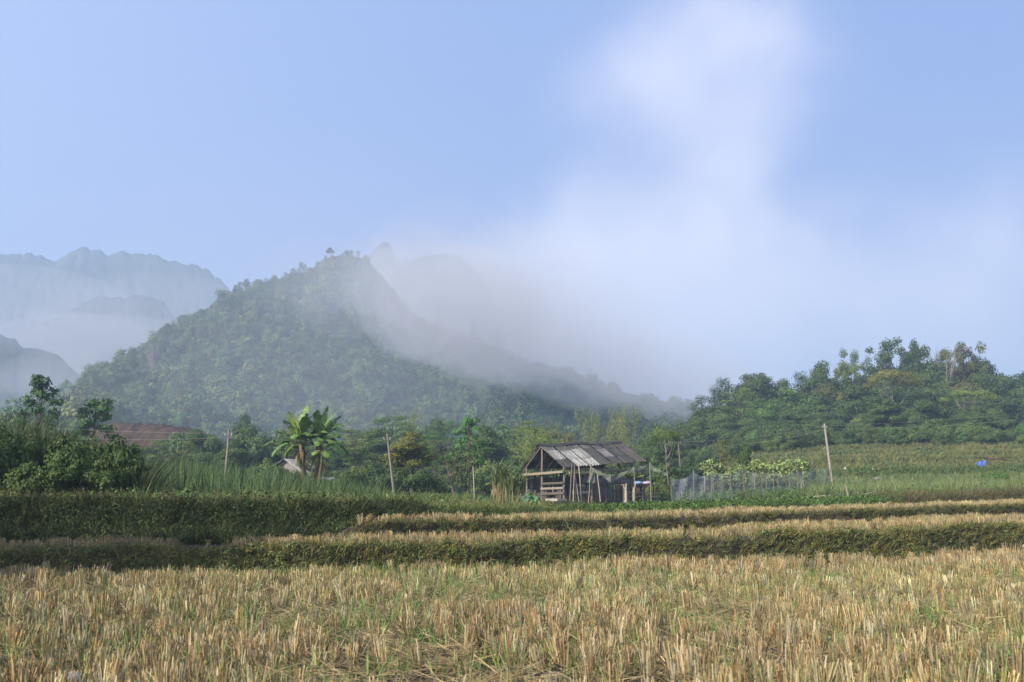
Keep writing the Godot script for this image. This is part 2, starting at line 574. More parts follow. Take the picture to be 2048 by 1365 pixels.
func stubble_mesh(stalks: int, tall: float, green: int) -> ArrayMesh:
	var mb := MB.new()
	mb.smooth = false
	var straw := [Color(0.40, 0.29, 0.15), Color(0.48, 0.37, 0.22), Color(0.32, 0.20, 0.085), Color(0.36, 0.31, 0.22), Color(0.24, 0.165, 0.09), Color(0.52, 0.43, 0.29), Color(0.26, 0.25, 0.13)]
	var lean := rdir() * 0.20
	for i in stalks:
		var a := rr(0, TAU)
		var r := 0.045 * sqrt(rng.randf())
		var p := Vector3(cos(a) * r, -0.03, sin(a) * r)
		var dir := (Vector3.UP + lean + Vector3(cos(a), 0, sin(a)) * rr(0.0, 0.16) + rdir() * 0.09).normalized()
		if rng.randf() < 0.13: dir = (dir + rdir() * 1.1).normalized()
		dir.y = maxf(dir.y, 0.15)
		stalk(mb, p, dir.normalized(), tall * (rr(0.75, 1.05) if rng.randf() < 0.75 else rr(0.3, 1.2)), rr(0.0028, 0.0052), straw[rng.randi() % straw.size()] * rr(0.8, 1.15))
	for i in stalks / 4:   # dry sheaths peeling off the straws
		var a := rr(0, TAU)
		var dir := (Vector3.UP + Vector3(cos(a), 0, sin(a)) * rr(0.2, 0.9)).normalized()
		mb.blade(Vector3(cos(a), 0, sin(a)) * 0.04, dir, Vector3(cos(a), -0.6, sin(a)) * 0.35, tall * rr(0.4, 0.9), 0.0045, dir.cross(rdir()).normalized(), 3, straw[rng.randi() % straw.size()] * rr(0.7, 1.1))
	for i in green:
		var a := rr(0, TAU)
		var dir := (Vector3.UP + Vector3(cos(a), 0, sin(a)) * rr(0.05, 0.35)).normalized()
		mb.blade(Vector3(cos(a), 0, sin(a)) * 0.04, dir, Vector3(cos(a), -0.4, sin(a)) * 0.12, tall * rr(0.5, 1.15), 0.0040, dir.cross(rdir()).normalized(), 3, Color(0.10, 0.17, 0.055).lerp(Color(0.24, 0.27, 0.11), rng.randf()))
	return mb.mesh()

func litter_mesh() -> ArrayMesh:
	# loose cut straw lying about
	var mb := MB.new()
	mb.smooth = false
	for i in 16:
		var a := rr(0, TAU)
		var p := Vector3(rr(-0.2, 0.2), rr(0.005, 0.05), rr(-0.2, 0.2))
		var d := Vector3(cos(a), rr(-0.12, 0.22), sin(a)).normalized()
		stalk(mb, p, d, rr(0.12, 0.42), rr(0.0018, 0.0032), Color(0.42, 0.33, 0.20).lerp(Color(0.16, 0.12, 0.075), rng.randf()))
	return mb.mesh()

func place(p: Vector3, s: float, tall := 1.0, tip := 0.0) -> Transform3D:
	var b := Basis(Vector3.UP, rr(0, TAU)) * Basis.from_scale(Vector3(s, s * tall, s))
	if tip > 0.0:
		b = Basis(Vector3(rr(-1, 1), 0, rr(-1, 1)).normalized(), rr(0, tip)) * b
	return Transform3D(b, p)

func tint(lo: float, hi: float, warm := 0.0) -> Color:
	var k := rr(lo, hi)
	var w := rr(-warm, warm)
	return Color(k * (1.0 + w), k, k * (1.0 - w))

# ---------------------------------------------------------------- fields
func plant_stubble(called: String, label: String, from: Callable, to: Callable, x_lo: float, x_hi: float, gap: float, tall: float, near: float) -> void:
	var variants := []
	for k in 10:
		variants.append(stubble_mesh([26, 20, 24, 16, 28, 12, 22, 25, 14, 20][k], 0.29, [1, 4, 0, 7, 2, 1, 5, 0, 10, 3][k]))
	var places := []
	var tints := []
	var x := x_lo
	while x < x_hi:
		x += gap
		var d: float = maxf(from.call(x), near) + 0.02
		var stop: float = to.call(x)
		while d < stop:
			d += gap * rr(0.8, 1.25)
			var xx := x + rr(-0.5, 0.5) * gap
			if absf(xx) > 0.56 * d + 1.5 or d > stop - 0.03: continue
			var patch := noise.get_noise_2d(xx * 30.0, d * 30.0)
			if rng.randf() < 0.08 or patch < -0.08 and rng.randf() < 0.3 - patch * 1.8: continue
			var s := rr(0.65, 1.15) * (1.0 + 0.35 * patch)
			places.append(place(Vector3(xx, ground_height(xx, d), -d), s, tall * rr(0.85, 1.2), 0.22))
			tints.append(tint(0.55, 1.2, 0.08) * Color(1, 1.0 + 0.10 * noise.get_noise_2d(xx * 12.0, d * 12.0 + 500.0), 1))
	# the last of each variant order is shuffled by the irregular planting itself
	stand(called, variants, M.straw, places, tints, label, "stubble")

func scatter(called: String, label: String, category: String, variants: Array, material: Material, count: int, chooser: Callable, s_lo: float, s_hi: float, lo: float, hi: float, warm := 0.08) -> void:
	var places := []
	var tints := []
	for i in count:
		var p: Variant = chooser.call()
		if p == null: continue
		places.append(place(p, rr(s_lo, s_hi), rr(0.8, 1.3), 0.35))
		tints.append(tint(lo, hi, warm))
	stand(called, variants, material, places, tints, label, category)

func ground_at(x: float, d: float, lift := 0.0) -> Vector3:
	return Vector3(x, ground_height(x, d) + lift, -d)

func plant_fields() -> void:
	plant_stubble("rice_stubble", "golden cut rice stubble covering the lowest and nearest field", func(_x): return 5.4, func(x): return edge_1(x) - 0.05, -14.0, 17.5, 0.20, 1.0, 5.4)
	plant_stubble("rice_stubble", "strip of rice stubble on the narrow middle terrace", func(x): return edge_1(x) + 0.36, func(x): return edge_2(x), -13.0, 26.0, 0.16, 0.8, 18.0)
	plant_stubble("rice_stubble", "strip of rice stubble on the highest terrace before the shed hedge", func(x): return edge_2(x) + 0.32, func(x): return edge_3(x), -3.6, 30.0, 0.18, 0.68, 18.0)
	var litter := []
	for k in 4: litter.append(litter_mesh())
	scatter("loose_straw", "loose cut straw lying between the stubble of the lowest field", "straw", litter, M.straw, 6500, func():
		var d := lerpf(5.6, 18.5, sqrt(rng.randf()))
		return ground_at(rr(-1, 1) * (0.56 * d + 1.5), d, 0.0), 0.7, 1.3, 0.7, 1.15)
	# small green weeds between the straws
	var sprouts := []
	for k in 4: sprouts.append(tuft(9, 0.05, 0.10, 0.26, 0.0045, 0.5, 0.2, [Color(0.09, 0.16, 0.045), Color(0.15, 0.21, 0.06)], 3))
	scatter("green_shoots", "thin green grass shoots sprouting among the stubble", "grass", sprouts, M.grass, 4200, func():
		var d := lerpf(5.6, 20.5, sqrt(rng.randf()))
		var x := rr(-1, 1) * (0.56 * d + 1.0)
		if d > edge_1(x) - 0.1: return null
		return ground_at(x, d) if noise.get_noise_2d(x * 16.0 + 70.0, d * 16.0) > -0.05 or rng.randf() < 0.3 else null, 0.8, 1.5, 0.8, 1.3)

func plant_banks() -> void:
	var olive := []
	for k in 4:
		olive.append(weed(34, 0.11, 0.15, 0.038, 0.40, Color(0.06, 0.072, 0.02), Color(0.15, 0.155, 0.045)))
	for k in 4:
		olive.append(tuft(16, 0.07, 0.10, 0.24, 0.005, 0.8, 0.5, [Color(0.14, 0.125, 0.045), Color(0.10, 0.12, 0.035), Color(0.19, 0.15, 0.07)], 3))
	scatter("riser_weeds", "low olive and brown weeds on the earth face of the first terrace", "weeds", olive, M.grass, 8200, func():
		var x := rr(-14.0, 22.0)
		var t := rr(-0.05, 1.0)
		var d := edge_1(x) + 0.36 * t
		var bare := noise.get_noise_2d(x * 22.0, t * 60.0)
		if bare < -0.30 and x > -3.0 and rng.randf() < 0.85: return null
		return ground_at(x, d), 0.5, 1.2, 0.7, 1.7, 0.22)
	var fringe := []
	for k in 4: fringe.append(tuft(22, 0.10, 0.12, 0.34, 0.005, 1.0, 0.55, [Color(0.15, 0.15, 0.05), Color(0.11, 0.14, 0.04), Color(0.20, 0.17, 0.08), Color(0.08, 0.11, 0.03)], 4))
	scatter("edge_grass", "ragged olive grass hanging over the edge of the first terrace", "grass", fringe, M.grass, 2600, func():
		var x := rr(-14.0, 22.0)
		if noise.get_noise_2d(x * 40.0, 5.0) < -0.2: return null
		return ground_at(x, edge_1(x) + (rr(0.08, 0.30) if rng.randf() < 0.7 else rr(-0.05, 0.1))), 0.4, 0.95, 0.6, 1.3, 0.2)
	scatter("edge_grass", "ragged grass along the low edge of the highest terrace", "grass", fringe, M.grass, 1500, func():
		var x := rr(-3.6, 32.0)
		if noise.get_noise_2d(x * 40.0, 95.0) < -0.1: return null
		return ground_at(x, edge_2(x) + rr(0.05, 0.25)), 0.35, 0.7, 0.6, 1.2, 0.2)
	scatter("riser_weeds", "short brownish weeds on the low face under the highest terrace", "weeds", olive, M.grass, 4200, func():
		var x := rr(-3.6, 32.0)
		var t := rr(-0.05, 1.0)
		var bare := noise.get_noise_2d(x * 22.0 + 400.0, t * 60.0)
		if bare < -0.26 and rng.randf() < 0.85: return null
		return ground_at(x, edge_2(x) + 0.30 * t), 0.5, 1.1, 0.55, 1.1, 0.2)
	# the tall bank on the left: dark leafy face, paler grassy crest
	var leafy := []
	for k in 3:
		leafy.append(weed(90, 0.24, 0.24, 0.050, 0.36, Color(0.038, 0.068, 0.02), Color(0.085, 0.12, 0.032)))
	for k in 4:
		leafy.append(tuft(34, 0.16, 0.20, 0.50, 0.006, 0.9, 0.4, [Color(0.06, 0.10, 0.028), Color(0.10, 0.135, 0.04), Color(0.14, 0.145, 0.06)], 4))
	scatter("bank_weeds", "dark leafy weeds hanging over the tall bank left of the terraces", "weeds", leafy, M.grass, 6500, func():
		var x := rr(-16.0, -2.4)
		return ground_at(x, edge_3(x) + rr(-0.25, 1.1), -0.03), 0.6, 1.3, 0.3, 0.8, 0.12)
	scatter("bank_weeds", "low green creepers on the bank between the left bank and the shed", "weeds", leafy, M.grass, 2600, func():
		var x := rr(-3.8, 2.6)
		return ground_at(x, edge_3(x) + rr(-0.1, 1.6), -0.05), 0.55, 1.0, 0.75, 1.2)
	var crest := []
	for k in 3: crest.append(tuft(30, 0.17, 0.14, 0.36, 0.006, 0.8, 0.35, [Color(0.13, 0.17, 0.045), Color(0.18, 0.19, 0.06), Color(0.10, 0.14, 0.035)], 4))
	crest.append(weed(50, 0.20, 0.26, 0.045, 0.4, Color(0.09, 0.13, 0.03), Color(0.16, 0.18, 0.05)))
	crest.append(weed(30, 0.14, 0.42, 0.035, 0.4, Color(0.15, 0.13, 0.06), Color(0.20, 0.17, 0.08)))
	scatter("crest_grass", "pale yellow green grass along the crest of the left bank", "grass", crest, M.grass, 3600, func():
		var x := rr(-17.0, 1.2)
		return ground_at(x, edge_3(x) + rr(0.55, 5.5)), 0.75, 1.25, 0.8, 1.3, 0.12)
	var tall_weeds := []
	for k in 4: tall_weeds.append(tuft(9, 0.10, 0.35, 0.85, 0.006, 0.5, 0.25, [Color(0.12, 0.15, 0.05), Color(0.17, 0.15, 0.08), Color(0.08, 0.12, 0.035)], 5))
	tall_weeds.append(weed(44, 0.22, 0.75, 0.05, 0.4, Color(0.06, 0.10, 0.026), Color(0.13, 0.15, 0.045)))
	scatter("tall_weeds", "scattered taller weeds and seed stalks standing up from the banks", "weeds", tall_weeds, M.grass, 420, func():
		var x := rr(-17.0, 14.0)
		if noise.get_noise_2d(x * 25.0, 900.0) < 0.0: return null
		return ground_at(x, (edge_3(x) + rr(0.3, 2.5)) if rng.randf() < 0.7 else (edge_1(x) + rr(0.1, 0.4)), -0.05), 0.5, 1.0, 0.7, 1.3, 0.15)
	# dark creeping hedge before the shed and the net
	var creeper := []
	for k in 4: creeper.append(weed(80, 0.24, 0.26, 0.060, 0.42, Color(0.042, 0.085, 0.022), Color(0.10, 0.155, 0.035)))
	scatter("creeper_hedge", "dense dark green creepers on the bank in front of the shed and net", "hedge", creeper, M.grass, 5200, func():
		var x := rr(1.6, 15.5)
		return ground_at(x, edge_3(x) + rr(0.0, 2.3), -0.08), 0.75, 1.15, 0.6, 1.3)
	# dry brown stems along the bank at the right
	var dry := []
	for k in 3: dry.append(tuft(24, 0.16, 0.2, 0.5, 0.006, 0.7, 0.35, [Color(0.13, 0.11, 0.05), Color(0.09, 0.10, 0.035), Color(0.16, 0.13, 0.07)], 3))
	scatter("dry_grass", "dull brown green grass on the bank right of the creepers", "grass", dry, M.grass, 3400, func():
		var x := rr(14.5, 34.0)
		return ground_at(x, edge_3(x) + rr(-0.1, 1.8)), 0.6, 1.1, 0.6, 1.1, 0.15)

func plant_meadow() -> void:
	var lush := []
	for k in 4: lush.append(tuft(34, 0.24, 0.30, 0.72, 0.010, 0.45, 0.2, [Color(0.10, 0.155, 0.05), Color(0.15, 0.19, 0.07), Color(0.07, 0.12, 0.04), Color(0.19, 0.20, 0.09)], 4))
	for k in 2: lush.append(weed(60, 0.35, 0.42, 0.08, 0.4, Color(0.05, 0.09, 0.026), Color(0.10, 0.14, 0.04)))
	scatter("meadow_grass", "lush light green grass in the plot behind the right hand bank", "grass", lush, M.grass, 5200, func():
		var d := rr(46.0, 74.0)
		var x := d * rr(0.30, 0.60)
		if d < edge_3(x) + 1.2: return null
		return ground_at(x, d), 0.6, 1.3, 0.55, 1.35, 0.12)
	var mixed := []
	for k in 3: mixed.append(weed(70, 0.42, 0.50, 0.10, 0.42, Color(0.05, 0.095, 0.026), Color(0.10, 0.15, 0.04)))
	for k in 2: mixed.append(tuft(34, 0.26, 0.35, 0.85, 0.011, 0.6, 0.3, [Color(0.09, 0.14, 0.04), Color(0.13, 0.16, 0.05)], 4))
	scatter("undergrowth", "mixed green weeds covering the flat land round the shed and bananas", "weeds", mixed, M.grass, 8000, func():
		var d := rr(24.0, 66.0)
		var x := d * rr(-0.60, 0.36)
		if d < edge_3(x) + 2.0 or (x > 0.8 and x < 9.0 and d > 51.0 and d < 62.5): return null
		if x > -1.5 and d < 58.0 and rng.randf() < 0.8: return null
		return ground_at(x, d, -0.35 if x > -1.5 and d < 58.0 else -0.05), 0.5, 1.05, 0.7, 1.2, 0.10)
	var slope := []
	for k in 3: slope.append(tuft(46, 0.5, 0.2, 0.5, 0.02, 0.7, 0.3, [Color(0.16, 0.165, 0.055), Color(0.20, 0.18, 0.07), Color(0.12, 0.145, 0.045)], 3))
	slope.append(weed(60, 0.6, 0.35, 0.14, 0.4, Color(0.07, 0.11, 0.03), Color(0.14, 0.16, 0.05)))
	scatter("slope_grass", "yellow green grass on the stepped slope under the wood", "grass", slope, M.grass, 9000, func():
		var d := rr(74.0, 132.0)
		var x := d * rr(0.12, 0.62)
		return ground_at(x, d), 0.8, 1.5, 0.7, 1.2, 0.12)
	# low shrubs in the wide valley floor behind the garden
	var shrubs := []
	for k in 4: shrubs.append(proto("bush", k).crown)
	scatter("valley_shrubs", "mass of low green shrubs filling the valley floor before the hill", "shrubs", shrubs, M.leaf, 1500, func():
		var d := lerpf(64.0, 260.0, pow(rng.randf(), 0.8))
		var x := d * rr(-0.58, 0.23)
		if d > 84.0 and x / d > 0.13: return null
		return ground_at(x, d, -0.3), 0.5, 1.1, 0.6, 1.35, 0.2)
	scatter("roadside_bushes", "dark low bushes below the road edge with the marker posts", "bushes", mixed, M.grass, 900, func():
		var d := rr(75.5, 81.5)
		return ground_at(d * rr(0.31, 0.60), d, -0.1), 1.0, 1.7, 0.5, 0.95, 0.1)
	scatter("wood_edge_shrubs", "dense shrubs along the foot of the wood above the grassy slope", "shrubs", shrubs, M.leaf, 300, func():
		var x_u := rr(0.17, 0.60)
		var d := rr(114.0, 130.0) + 8.0 * noise.get_noise_2d(x_u * 4000.0, 0)
		return ground_at(x_u * d, d, -0.2), 0.55, 1.1, 0.65, 1.4, 0.12)
	scatter("wood_floor_shrubs", "shrubs filling the ground between the trunks of the wood", "shrubs", shrubs, M.leaf, 900, func():
		var d := rr(136.0, 195.0)
		return ground_at(d * rr(0.16, 0.62), d, -0.2), 0.8, 1.4, 0.6, 1.2, 0.1)

func plant_tall_grass() -> void:
	var reeds := []
	for k in 6:
		reeds.append(tuft(90, 0.55, 1.2, 3.0, 0.011, 0.26, 0.10, [Color(0.036, 0.072, 0.022), Color(0.055, 0.10, 0.028), Color(0.028, 0.055, 0.018), Color(0.09, 0.12, 0.045), Color(0.13, 0.11, 0.06)], 7))
	var outline := [[-400, 770], [-60, 800], [0, 806], [40, 800], [100, 822], [150, 838], [200, 862], [250, 868], [275, 905], [300, 925]]
	scatter_reeds("tall_grass", "thicket of tall arching green grass on the land behind the left bank", reeds, outline, -420, 296, 27.0, 40.0, 130, 0.95)
	var plume := []
	for k in 4:
		plume.append(tuft(46, 0.42, 0.8, 1.7, 0.012, 0.24, 0.08, [Color(0.09, 0.15, 0.05), Color(0.14, 0.20, 0.075), Color(0.07, 0.12, 0.04)], 6))
	scatter_reeds("feather_grass", "softer paler grass stand between the tall thicket and the leaning pole", plume, [[240, 930], [300, 918], [370, 908], [430, 912], [480, 925], [560, 940], [620, 950], [760, 960]], 262, 760, 34.0, 52.0, 420, 1.0)

func scatter_reeds(called: String, label: String, variants: Array, outline: Array, lo: float, hi: float, near: float, far: float, count: int, k: float) -> void:
	var places := []
	var tints := []
	for i in count:
		var px := rr(lo, hi)
		var d := lerpf(near, far, rng.randf())
		var p := on_ground(px, d)
		var top := at(px, interp(outline, px) + rr(-14, 46), d).y - p.y
		var size: float = variants[i % variants.size()].get_aabb().size.y
		if top < 0.3: continue
		places.append(Transform3D(Basis(Vector3.UP, rr(0, TAU)) * Basis.from_scale(Vector3(k * rr(0.9, 1.2), top / size, k * rr(0.9, 1.2))), p))
		tints.append(tint(0.5, 1.0, 0.10))
	stand(called, variants, M.grass, places, tints, label, "grass")

# ---------------------------------------------------------------- the wooded hill
func plant_hill() -> void:
	var crowns := []
	var keep := rng.state
	rng.seed = 99
	for k in 7:
		var cl := []
		for i in 9:
			var d := rdir()
			cl.append([Vector3(d.x * 1.9, 3.0 + absf(d.y) * 2.6, d.z * 1.9), Vector3(rr(0.9, 1.5), rr(0.7, 1.1), rr(0.9, 1.5))])
		cl.append([Vector3(0, 1.6, 0), Vector3(1.9, 1.6, 1.9)])
		crowns.append(foliage(cl, 640, 0.44, 0.42, Color(0.05, 0.085, 0.026), Color(0.095, 0.13, 0.04)))
	rng.state = keep
	var places := []
	var tints := []
	for i in 19000:
		var u := rr(ridge_u[0] - 0.01, ridge_u[-1])
		var t := pow(rng.randf(), 0.85) * 1.06
		var p := hill_point(u, t)
		var patch := noise.get_noise_2d(p.x * 1.4 + 300.0, p.z * 1.4)
		# open grassy ground on the lower right slope
		var clear := smoothstep(-0.08, 0.0, u) * smoothstep(0.42, 0.20, t)
		if rng.randf() < clear * 0.78 + (0.5 if patch < -0.25 else 0.0): continue
		if t > 0.88 and absf(u + 0.172) < 0.035 and rng.randf() < 0.6: continue
		var s := (rr(0.4, 0.75) if rng.randf() < 0.65 else rr(0.75, 1.25)) * (1.0 + 0.5 * patch)
		if t > 0.95: s *= 0.6
		if rng.randf() < 0.035: s *= 1.6
		places.append(place(p - Vector3(0, 0.8, 0), s, rr(0.8, 1.35)))
		var c := tint(0.55, 1.6, 0.18)
		if rng.randf() < 0.06: c = Color(1.7, 1.25, 0.95) * rr(0.8, 1.1)
		if rng.randf() < 0.06: c = Color(1.35, 1.5, 1.1) * rr(0.9, 1.2)
		tints.append(c)
	stand("hill_forest", crowns, M.leaf_hill, places, tints, "thick green forest covering the steep hill behind the shed", "forest")
	# scrub on the far ridges and the dark hillside at the left edge
	var summit := tree_on(Vector3(at(660, 497, 590.0)), "tall", 2, 7.5, 6.0, "leaf_dark", "lone_tree", "small lone tree standing on the rocky top of the hill")
	summit.position.y -= 6.2
	for k in 7:
		var px: float = [600, 944, 946, 1180, 430, 300, 800][k]
		var py: float = [585, 700, 690, 720, 700, 780, 750][k]
		var u: float = slope_of(px, py).x
		var t := 0.5
		for step in 40:
			var q := hill_point(u, t)
			t += 0.02 * signf(slope_of(px, py).y - (q.y - EYE) / -q.z)
		tree_on(hill_point(u, t), "bare" if k % 2 else "column", k % 3, rr(14, 19), 6.0, "leaf", "hillside_tree", "thin pale trunked tree standing above the forest on the hillside", "tall thin trees on the hillside")

func tree_on(p: Vector3, kind: String, variant: int, tall: float, wide: float, leaf: String, called: String, label: String, group := "") -> Node3D:
	var o := thing(called, p - Vector3(0, 0.5, 0), label, "tree", group, rr(0, TAU))
	var d := proto(kind, variant)
	var t := Transform3D(Basis.from_scale(Vector3(wide / BASE_WIDE[kind], tall / BASE_TALL[kind], wide / BASE_WIDE[kind])))
	part("trunk", d.trunk, M.bark, o, t)
	if d.has("crown"): part("crown", d.crown, M[leaf], o, t)
	return o

# ---------------------------------------------------------------- single trees
func plant_trees() -> void:
	var wood := "trees of the wood on the right"
	# kind, px, top py, crown width px, depth, leaf tint
	var names := {
		"round": ["broadleaf_tree", "dense rounded tree"],
		"tall": ["broadleaf_tree", "tall domed tree"],
		"layered": ["feathery_tree", "feathery layered tree"],
		"column": ["ragged_tree", "narrow ragged tree"]}
	var i := 0
	for t in [
		["column", 1404, 792, 46, 150, "leaf_dark"], ["column", 1432, 772, 52, 158, "leaf_dark"], ["column", 1463, 756, 58, 160, "leaf_dark"], ["tall", 1525, 732, 84, 172, "leaf_dark"],
		["tall", 1578, 752, 60, 172, "leaf"], ["column", 1612, 744, 48, 172, "leaf_dark"], ["tall", 1655, 721, 74, 170, "leaf_dark"], ["tall", 1690, 745, 80, 172, "leaf"],
		["round", 1862, 692, 104, 170, "leaf"], ["tall", 1775, 712, 80, 174, "leaf"], ["tall", 1985, 712, 76, 170, "leaf_dark"], ["round", 2025, 738, 90, 170, "leaf"], ["tall", 2075, 735, 90, 170, "leaf_dark"],
		["round", 1440, 800, 86, 150, "leaf"], ["layered", 1493, 772, 112, 152, "leaf_pale"], ["round", 1592, 765, 124, 154, "leaf_fresh"], ["tall", 1640, 782, 86, 152, "leaf"],
		["round", 1690, 752, 96, 156, "leaf_brown"], ["round", 1728, 768, 128, 150, "leaf_dark"], ["round", 1858, 768, 104, 152, "leaf"], ["layered", 1905, 762, 110, 156, "leaf"],
		["round", 1950, 735, 100, 160, "leaf_brown"], ["tall", 1998, 765, 90, 150, "leaf_dark"], ["round", 2046, 768, 106, 152, "leaf"], ["round", 2100, 770, 110, 150, "leaf_dark"],
		["tall", 1398, 826, 64, 142, "leaf"], ["round", 1446, 842, 92, 138, "leaf"], ["layered", 1503, 830, 84, 140, "leaf_pale"], ["round", 1545, 832, 92, 136, "leaf"], ["tall", 1592, 806, 62, 142, "leaf"],
		["round", 1655, 822, 104, 138, "leaf_dark"], ["round", 1795, 836, 96, 140, "leaf_dark"], ["tall", 1850, 826, 90, 138, "leaf"], ["round", 1900, 842, 104, 134, "leaf_fresh"],
		["round", 2000, 826, 100, 138, "leaf"], ["round", 2052, 838, 100, 132, "leaf_dark"], ["round", 1700, 850, 84, 134, "leaf"], ["layered", 1970, 800, 90, 146, "leaf"]]:
		var look: String = {"leaf": "mid green", "leaf_dark": "dark green", "leaf_pale": "pale green", "leaf_fresh": "bright green", "leaf_brown": "brownish"}[t[5]]
		var row := "on the skyline of the wood" if t[4] > 165 else "in the middle of the wood" if t[4] > 143 else "at the front edge of the wood"
		tree(names[t[0]][0], t[0], i % 4, t[1], t[2], t[3] * 1.4, t[4], t[5], look + " " + names[t[0]][1] + " " + row, "tree", wood)
		i += 1
	var fill := [["round", "leaf"], ["tall", "leaf_dark"], ["round", "leaf_cool"], ["round", "leaf_dark"], ["tall", "leaf"], ["round", "leaf_fresh"]]
	var skyline := [[1380, 850], [1440, 790], [1530, 758], [1600, 765], [1660, 745], [1720, 730], [1800, 715], [1870, 715], [1960, 715], [2020, 745], [2120, 750]]
	for k in 54:
		var px := 1392.0 + 13.4 * k + rr(-8, 8)
		var d: float = [178.0, 153.0, 129.0][k % 3] + rr(-3, 3)
		var top: float = interp(skyline, px) + [6.0, 40.0, 84.0][k % 3] + rr(-14, 22)
		var fk: Array = fill[(k * 5 + k / 3) % 6]
		tree("broadleaf_tree", fk[0], (k * 7) % 4, px, top, rr(104, 150), d, fk[1], {"leaf": "mid green", "leaf_dark": "dark green", "leaf_cool": "cool green", "leaf_fresh": "bright green"}[fk[1]] + " crowded " + names[fk[0]][1] + " " + ["behind the skyline crowns", "half way up the wood", "at the foot of the wood by the grass"][k % 3], "tree", "crowded trees inside the wood")
	# small trees of the valley floor
	for k in 62:
		var px := 285.0 + 18.0 * k + rr(-10, 10)
		var d := rr(84, 150)
		var fk: Array = [["round", "leaf_cool"], ["bush", "leaf"], ["layered", "leaf_pale"], ["tall", "leaf"], ["round", "leaf_olive"], ["bush", "leaf_cool"], ["layered", "leaf_fresh"]][k % 7]
		tree("valley_tree", fk[0], (k * 3) % 4, px, (rr(878, 896) if px > 1130.0 and px < 1300.0 else rr(824, 888)), rr(70, 125), d, fk[1], {"leaf": "mid green", "leaf_cool": "grey green", "leaf_pale": "pale green", "leaf_olive": "olive", "leaf_fresh": "bright green"}[fk[1]] + " " + {"round": "rounded", "bush": "shrubby", "layered": "feathery", "tall": "upright"}[fk[0]] + " valley tree " + ("behind the bare earth bank and first pole" if px < 560 else "behind the bananas and second pole" if px < 800 else "behind the garden trees" if px < 1050 else "behind the shed and bamboo"), "tree", "trees of the valley belt")
	tree("emergent_tree", "open", 0, 1812, 666, 130, 172, "leaf_dark", "tallest tree of the wood, with bare forks and open puffs of leaves", "tree")
	tree("emergent_tree", "open", 1, 1714, 690, 84, 174, "leaf_pale", "pale open tree against the sky between the dome and the tallest tree", "tree")
	tree("emergent_tree", "open", 2, 1950, 672, 96, 172, "leaf_brown", "brown leaved open tree at the top of the wood beside the bare tree", "tree")
	tree("bare_tree", "bare", 1, 1905, 682, 76, 168, "leaf", "leafless whitish tree at the top of the wood", "tree")
	tree("umbrella_tree", "umbrella", 0, 1800, 738, 122, 146, "leaf_olive", "flat topped tree with a long thin pale trunk in the wood", "tree")
	tree("umbrella_tree", "umbrella", 1, 1944, 778, 128, 132, "leaf_pale", "spreading tree with a forked orange brown trunk at the front of the wood", "tree")
	tree("flowering_tree", "round", 3, 1742, 820, 72, 134, "leaf_flower", "yellowish blossoming round tree at the front of the wood", "tree")
	# trees off to the left of the picture: their shade lies over the bank and the field's left corner
	for k in 5:
		var p := ground_at([-26.0, -23.0, -20.5, -18.0, -15.8, -13.6][k], [13.0, 12.6, 13.2, 13.4, 13.8, 13.2][k])
		tree_on(p, "round", k % 4, [9.6, 9.6, 9.4, 9.6, 9.6, 9.8][k], [5.4, 5.2, 5.0, 5.0, 4.8, 4.6][k], "leaf", "field_edge_tree", "leafy tree at the field edge whose shade falls on the bank", "trees beside the field")
	# the garden and valley floor, left to right
	var spots := [[-60, 815, 170], [-10, 822, 150], [20, 850, 130], [60, 836, 150], [90, 870, 120], [125, 850, 130], [165, 880, 110], [190, 858, 130], [215, 890, 100], [245, 880, 90], [50, 900, 120], [0, 905, 120], [150, 915, 110], [-40, 880, 140], [80, 925, 100], [195, 920, 90], [235, 915, 80], [110, 860, 140], [40, 870, 140], [265, 900, 70]]
	for k in spots.size():
		tree("thicket_shrub", "bush", k % 4, spots[k][0], spots[k][1], spots[k][2], 25.5 + 1.6 * (k % 5), "leaf_dark" if k % 3 else "leaf", ("dark" if k % 3 else "mid") + " green leafy shrub tangled in the tall grass behind the left bank", "shrub", "shrubs in the tall grass")
	tree("thicket_shrub", "bush", 1, 236, 852, 120, 27, "leaf_dark", "dark leafy shrub at the right end of the tall grass thicket", "shrub")
	tree("thicket_shrub", "bush", 2, 150, 846, 130, 28, "leaf", "green shrub standing inside the tall grass thicket", "shrub")
	tree("thicket_shrub", "bush", 3, 30, 835, 130, 27.5, "leaf_dark", "large shrub in the tall grass below the tufted tree", "shrub")
	tree("thicket_shrub", "bush", 0, 110, 910, 110, 25, "leaf_dark", "low dark shrub in front of the tall grass thicket", "shrub")
	tree("thicket_shrub", "bush", 2, 282, 925, 70, 27, "leaf_dark", "low shrub between the thicket and the softer grass", "shrub")
	tree("tiered_tree", "tiered", 0, 68, 748, 125, 60, "leaf_dark", "dark tree with foliage in level tufts above the tall grass", "tree")
	tree("shrubby_tree", "tiered", 1, 180, 796, 150, 62, "leaf", "wide shrubby tree behind the tall grass and its tufted neighbour", "tree")
	tree("broadleaf_tree", "round", 1, 486, 812, 58, 150, "leaf_cool", "dark dome tree rising behind the first leaning pole", "tree")
	tree("broadleaf_tree", "round", 2, 492, 850, 88, 120, "leaf_cool", "grey green vine covered tree below the dark dome", "tree")
	tree("flowering_tree", "round", 0, 412, 856, 60, 120, "leaf_flower", "pale green bush tree beside the bare earth bank", "tree")
	tree("broadleaf_tree", "round", 2, 385, 880, 90, 105, "leaf_olive", "olive shrubby tree below the bare earth bank", "tree")
	tree("bamboo_clump", "bamboo", 0, 574, 855, 74, 120, "leaf", "pale bamboo clump behind the banana plants", "bamboo")
	tree("bamboo_clump", "bamboo", 1, 806, 814, 96, 140, "leaf_fresh", "rounded pale green bamboo clump behind the yellowing tree", "bamboo")
